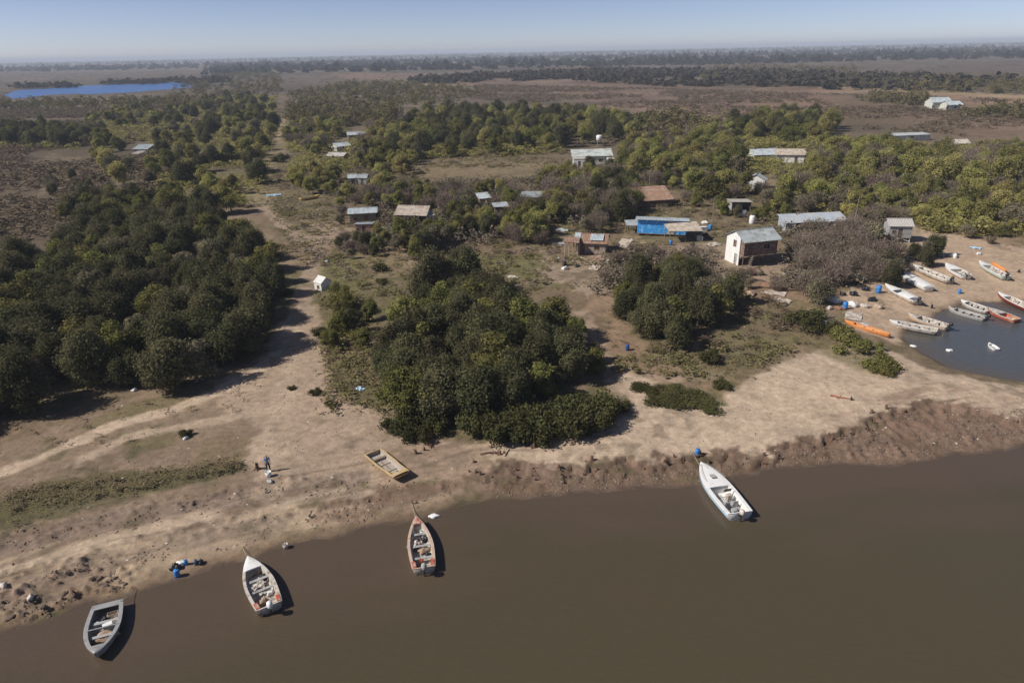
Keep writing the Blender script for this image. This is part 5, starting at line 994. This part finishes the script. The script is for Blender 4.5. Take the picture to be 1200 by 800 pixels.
# ---- things on the shore
put('drum', 208, 675, 'blue plastic drum on the wet sand nearest the water', BLU, .75); put('sack', 213, 661, 'bright white sack in the little heap on the wet sand', SACK, .95); put('drum', 218.5, 661, 'blue drum touching the white sack', BLU, .5); put('bag', 206, 666, 'shiny black bag left of the white sack', BAG, 1.3, .3)
put('drum', 230, 661, 'dark blue drum right of the heap on the wet sand', mat('dull_blue', (.05, .1, .18), .6, .2, 4), .5); put('bag', 235, 660, 'flat black bag right of the dark blue drum', BAG, .9)
put('drum', 817, 533, 'blue plastic drum on the bank above the white speedboat', BLU, .8); put('log', 821, 533, 'dark driftwood beside the blue drum on the bank', DWOOD, .8)
put('cooler', 592, 503, 'white box under the bushes at the back of the beach', WHT, 1.7); put('sheet', 422, 456, 'small blue sheet on the grass left of the beach clump', LBLU, .55); put('sheet', 421, 446, 'pale grey sheet above the small blue sheet', DWHT, .5); put('clothes', 420, 438, 'pale cloth heap farthest up the clump edge', TANR, 1.4)
put('drum', 735, 410, 'dark blue drum on the brown ground right of the beach clump', mat('navy_plastic', (.03, .08, .25), .5, .15, 4), .9); put('log', 984, 466, 'reddish driftwood log in the middle of the pale sand', mat('red_wood', (.3, .1, .05), .8, .2, 5), 1.4, -.5); put('stump', 998, 468.5, 'dark small stump right of the reddish log', BLK, .8)
put('sheet', 321, 229, 'pale blue sheet on the grass beside the dark belt', LBLU, 1.9, .3); put('plank', 366, 248, 'pale plank pile on the grass strip below the yellow skiff', PLANK, 2.4, .9); put('sack', 383, 307, 'pale blue sack by the dirt track above the tent-like hut', LBLU, 1.0)
put('sack', 218, 514, 'white sack on the dry ground left of the crossing', SACK, .8); put('sack', 158, 458, 'white sack at the foot of the left wood', SACK, .9); put('bucket', 335, 642, 'pale bucket at the waterline right of the red-cornered boat', DWHT, 1.4); put('sack', 4, 687, 'pale sack at the far left of the lower bank', DWHT, 1.0); put('sack', 37, 703, 'pale sack among the mud clods at the lower left', DWHT, .8)
for i, (px, py) in enumerate([(487, 531), (497, 527), (505, 524), (512, 519), (556, 541), (585, 532), (591, 532), (576, 524), (604, 551), (626, 524), (646, 524), (655, 551), (670, 521), (694, 539)]):
    put('stump', px, py, 'dark root stump in the row along the upper edge of the beach', DWOOD, random.uniform(.7, 1.15), group='root stumps along the beach')
put('plank', 592, 530, 'pale planks among the stumps on the beach', PLANK, .9); put('log', 575, 531, 'dark log among the stumps on the beach', DWOOD, 1.2)
# wrecked row on the mud
r = random.Random(5)
for i in range(15):
    px = r.uniform(10, 150); py = 745-.33*px+r.uniform(-34, 2); x, y, z = G(px, py)
    if z < .1: continue
    me = blob(r.uniform(.35, .7), r.uniform(.3, .5), r.uniform(.2, .35), i, 1, .45); me.materials.append(mat('mud_clod', (.12, .088, .066), .95, .3, 4)); tag(obj('mud_clod', me, None, (x, y, float(H(x, y))-.05), r.random()*6), 'dark mud clod in the broken bank at the lower left', 'clod', 'mud clods of the lower left bank')
# ---- yard and beach clutter
for k, px, py, l, m_, s in [
 ('sack', 977, 354, 'large white sack at the left end of the beach rubbish', SACK, 2.2), ('drum', 990, 362, 'bright blue drum in the beach rubbish', BLU, 1.3), ('sack', 998, 359, 'wide white sack right of the bright blue drum', SACK, 2.2), ('clothes', 984, 362, 'brown cloth between the white sack and blue drum', TERRA, 1.5),
 ('sack', 972, 362, 'pale sack below the large white sack', DWHT, 1.4), ('sack', 1014, 360, 'pale sack right of the wide white sack', DWHT, 1.6), ('sack', 1029, 361, 'cream sack below the worn white boat', PLANK, 1.7), ('drum', 1029, 343, 'upright blue drum beside the worn white boat', BLU, 1.4), ('sheet', 1007, 324, 'blue sheet in the dark thicket', BLU, .9),
 ('sheet', 1000, 371, 'long pale sheet above the long orange canoe', DWHT, 1.6), ('sheet', 1010, 381, 'bluish sheet beside the long orange canoe', LBLU, .8), ('bag', 1004, 397, 'black bag below the long orange canoe', BAG, 1.1), ('sheet', 968, 381, 'grey sheet on the ground left of the orange canoe', GREYP, 1.2), ('plank', 972, 372, 'grey planks left of the pale sheet', WOOD, 1.4),
 ('sheet', 952, 333, 'white bent sheet at the edge of the thicket', DWHT, 1.5), ('sheet', 970, 328, 'long white sheet behind the bent one', DWHT, 2.0), ('sheet', 981, 332, 'pale sheet end right of the long white sheet', TANR, 1.0), ('bag', 1000, 346, 'black bag above the wide white sack', BAG, 1.8), ('bag', 1013, 340, 'black bag in the middle of the dark rubbish', BAG, 2.0), ('net', 1022, 352, 'dark net heap left of the worn white boat', BAG, 1.3), ('bag', 988, 346, 'black bag right above the large white sack', BAG, 1.5),
 ('sack', 1117, 301, 'white sack above the third boat', WHT, 2.2), ('sack', 1147, 298, 'white sack high on the inlet beach', WHT, 1.3), ('sheet', 1143, 291, 'small blue-grey sheet high on the inlet beach', LBLU, .8), ('drum', 1124, 344, 'blue can below the third boat', BLU, .8), ('stump', 1194, 319, 'dark stump near the right edge of the inlet beach', BLK, 1.2), ('sack', 1103, 300, 'grey-white sack beside the bush at the beach head', GREYP, 1.7), ('stump', 1092, 361, 'dark stump on the wet sand left of the inlet', BLK, 1.0),
 ('sheet', 851, 328, 'pale sheet on the ground below the stilt house', TANR, 2.2), ('sheet', 842, 323, 'white sheet left of the pale one below the stilt house', DWHT, 1.0), ('sheet', 908, 344, 'tan sheet in the rubble right below the stilt house', TANR, 1.5), ('sheet', 916, 352, 'second tan sheet in the rubble', TANR, 1.3), ('plank', 885, 338, 'brown planks in the rubble below the stilt house', DWOOD, 2.0), ('plank', 895, 330, 'dark planks nearer the stilt house', DWOOD, 1.6), ('plank', 870, 334, 'grey planks in the rubble below the stilt house', WOOD, 1.8), ('net', 900, 336, 'brown heap in the rubble below the stilt house', TERRA, 1.8), ('net', 880, 345, 'lower brown heap in the rubble', NET, 1.5),
 ('sheet', 861, 304, 'white sheet leaning by the steps of the stilt house', LIME_, 1.0), ('cooler', 824, 271, 'white chest right of the tan canopy', WHT, 2.2), ('cooler', 820, 282, 'white chest below the tan canopy', WHT, 2.0), ('drum', 832, 270, 'blue drum right of the white chest', BLU, 1.4), ('bag', 827, 277, 'black bag between the two white chests', BAG, 2.0), ('sack', 826, 262, 'pale sack behind the tan canopy', SACK, 1.8), ('sheet', 798, 272, 'orange-tan cloth on the ground under the canopy', ORG, .8),
 ('sheet', 659, 270, 'white-blue bent sheet left of the patched shack', TINB, 1.4), ('sack', 662, 316, 'white sack on the bare yard below the patched shack', SACK, 1.7), ('bag', 662, 310, 'dark bag above the white sack in the bare yard', BAG, 1.9), ('sack', 654, 303, 'small white sack left of the post frame', SACK, 1.1), ('sheet', 697, 314, 'upright-looking pale sheet below the patched shack', TANR, 1.3), ('plank', 672, 306, 'pale planks in front of the patched shack', PLANK, 1.8), ('plank', 683, 303, 'second pale plank pile by the patched shack', PLANK, 1.4), ('sheet', 600, 325, 'pale sheet on the lawn left of the bare yard', TANR, 1.0),
 ('sack', 758, 236, 'pale blue sack beside the rusty roof', LBLU, 1.8), ('plank', 772, 290, 'grey planks in front of the blue shack', WOOD, 2.0), ('plank', 795, 293, 'pale planks in front of the tan canopy', PLANK, 1.8), ('sack', 466, 283, 'pale sack in the path behind the lawn', DWHT, 1.2), ('sheet', 412, 281, 'pale sheet at the left of the board hut', TANR, 1.0), ('sack', 441, 277, 'small white sack right of the board hut', SACK, 1.2),
 ('plank', 720, 345, 'dark planks in the brown yard below the patched shack', DWOOD, 1.6), ('sack', 724, 353, 'pale sack in the brown yard', DWHT, 1.0), ('sack', 690, 430, 'grey-white sack at the right foot of the beach clump', DWHT, 1.3), ('sack', 830, 423, 'small white sack on the brown ground below the small clump', SACK, .9), ('sheet', 390, 213, 'tan sheet in the grass by the far shacks', TANR, 2.0), ('sheet', 397, 227, 'pinkish sheet below the tan one by the far shacks', TANR, 1.6)]:
    put(k, px, py, l, m_, s)
for k, px, py, l, m_, s in [('sack', 740, 283, 'pale sack left below the blue tarpaulin wall', DWHT, 1.6), ('plank', 752, 287, 'brown planks below the blue tarpaulin wall', DWOOD, 1.8), ('drum', 786, 287, 'blue drum between the blue wall and the canopy', BLU, 1.1), ('sheet', 835, 287, 'pale sheet on the yard between the canopy and the stilt house', TANR, 1.6), ('bag', 812, 288, 'black bag in front of the tan canopy post', BAG, 1.8),
 ('sheet', 700, 303, 'rusty sheet on the ground right below the patched shack', RUST, 1.5), ('plank', 648, 297, 'grey planks left of the post frame', WOOD, 1.8), ('tyre', 676, 312, 'old tyre on the bare yard', BLK, 1.6), ('sheet', 655, 286, 'bluish sheet left of the patched shack roof', TINB, 1.2), ('sack', 712, 307, 'pale sack right of the rusty ground sheet', SACK, 1.2), ('plank', 736, 306, 'brown planks right of the leaning roof', DWOOD, 2.0),
 ('sheet', 925, 320, 'pale sheet at the left foot of the bare thicket', DWHT, 1.4), ('plank', 935, 340, 'brown planks at the foot of the bare thicket', DWOOD, 2.0), ('sack', 945, 345, 'cream sack at the foot of the bare thicket', PLANK, 1.5), ('net', 960, 350, 'brown heap left of the large white sack', TERRA, 1.6), ('sheet', 862, 322, 'brown sheet just under the stilt house yard', RUST, 1.5), ('sack', 876, 324, 'small pale sack in the stilt house yard', SACK, 1.2), ('bag', 893, 322, 'black bag in the stilt house yard', BAG, 1.6),
 ('sheet', 450, 270, 'grey sheet between the arched roof and the tan shack', TIN, 1.4), ('sheet', 436, 284, 'rusty sheet below the board hut', RUST, 1.2), ('sack', 420, 284, 'white sack below the board hut', SACK, 1.0), ('plank', 500, 272, 'brown planks below the tan shack', DWOOD, 1.8), ('plank', 1040, 312, 'pale planks left of the plank frame', PLANK, 1.8), ('sheet', 1062, 303, 'grey sheet right of the plank frame', GREYP, 1.4), ('sack', 1045, 318, 'white sack below the plank frame', SACK, 1.5), ('sheet', 1030, 300, 'pale sheet in the thicket by the beach hut', DWHT, 1.6)]:
    put(k, px, py, l, m_, s)
# lone far trees on the horizon
for px, s, l in ((728, 3.2, 'tallest lone tree standing up on the horizon'), (765, 1.8, 'smaller lone tree right of the tall one on the horizon')):
    x, y = map(float, G0(px, hl(px)+3.4, 1)); e = put_tree('dark', x, y, s, l, None, 'far_tree')

# ---- rough lumps and litter
def litter(name, label, m, areas, seed, size, flat=.6, hz_=(.3, .9)):
    rng = np.random.default_rng(seed); Vs, Fs, o = [], [], 0
    base = np.array([(1,0,0),(.5,.85,.05),(-.5,.8,0),(-1,.05,0),(-.45,-.9,.05),(.5,-.85,0),(.1,.1,.8),(-.2,.05,.7)]); bf = [(0,1,6),(1,2,7),(1,7,6),(2,3,7),(3,4,7),(4,6,7),(4,5,6),(5,0,6)]
    for pts, n in areas:
        Pw = poly(pts, .6); lo, hi = Pw.min(0), Pw.max(0); c_ = lo+(hi-lo)*rng.random((n*8, 2)); c_ = c_[sd(Pw, c_[:, 0], c_[:, 1]) > 0]; c_ = c_[fbm(c_[:, 0]/2.5, c_[:, 1]/2.5, seed, 3) > -.15][:n]; z_ = H(c_[:, 0], c_[:, 1])
        for (x, y), z in zip(c_, z_):
            if z < .03: continue
            s = size*rng.uniform(.35, 1)**1.5; a = rng.random()*6.28; v = base*(1+.3*rng.normal(size=base.shape))*s*[1, rng.uniform(.4, 1), flat]; ca, sa = math.cos(a), math.sin(a)
            Vs.append(np.stack([v[:, 0]*ca-v[:, 1]*sa+x, v[:, 0]*sa+v[:, 1]*ca+y, v[:, 2]+z-.02], 1)); Fs += [(p+o, q+o, r_+o) for p, q, r_ in bf]; o += 8
    tag(obj(name, npmesh(name, np.concatenate(Vs), np.array(Fs), m)), label, kind='stuff')
litter('mud_lumps', 'small mud lumps scattered over the bank between sand and river', mat('mud_lump', (.14, .096, .07), .95, .3, 2, c2=(.2, .145, .105)), [([(560,560),(640,556),(760,550),(880,540),(1000,505),(1060,482),(1200,480),(1240,515),(1100,538),(1000,546),(900,555),(760,574),(590,584)], 3600), ([(0,740),(0,700),(100,690),(130,660),(150,680),(90,715)], 350), ([(0,690),(120,650),(300,605),(590,556),(560,575),(400,610),(200,650)], 500), ([(0,650),(0,625),(300,570),(560,552),(560,560),(300,590)], 500)], 61, .21)
litter('dark_debris', 'dark twigs and clods scattered on the sand and dirt', mat('dark_debris', (.07, .052, .04), .95, .3, 3), [([(300,580),(340,400),(400,470),(560,520),(600,550),(700,552),(1000,505),(1200,480),(1200,450),(900,420),(760,445),(700,510),(560,510)], 500), ([(0,690),(560,560),(560,500),(300,420),(0,520)], 700), ([(690,420),(880,440),(1000,380),(1060,300),(930,300),(740,300)], 700), ([(560,556),(760,548),(1000,502),(1060,484),(1060,492),(1000,512),(760,560),(600,564)], 260)], 62, .13, .8)
litter('pale_debris', 'pale scraps and bleached sticks on the ground', mat('pale_debris', (.5, .44, .37), .8, .2, 3), [([(690,420),(880,440),(1000,380),(1060,300),(930,300),(640,290)], 260), ([(960,390),(1060,400),(1060,330),(1000,330),(960,345)], 160), ([(0,700),(560,575),(560,500),(300,420),(0,520)], 160), ([(400,290),(640,300),(740,280),(700,230),(400,230)], 160), ([(700,552),(1200,510),(1200,470),(900,450)], 120)], 63, .2, .35)
r = random.Random(9)
for i in range(34):
    t = r.uniform(0, len(SCARP)-7); k = int(t); p = SCARP[k]+(SCARP[k+1]-SCARP[k])*(t-k)+np.array([r.uniform(-.7, .7), r.uniform(-.9, .5)])
    o = item('stump', (float(p[0]), float(p[1]), float(H(p[0], p[1]))-.05), 'dark root sticking out of the ragged edge where sand drops to mud', DWOOD, r.uniform(.5, .95), r.random()*6, 'roots along the ragged sand edge')
    o.name = 'root'
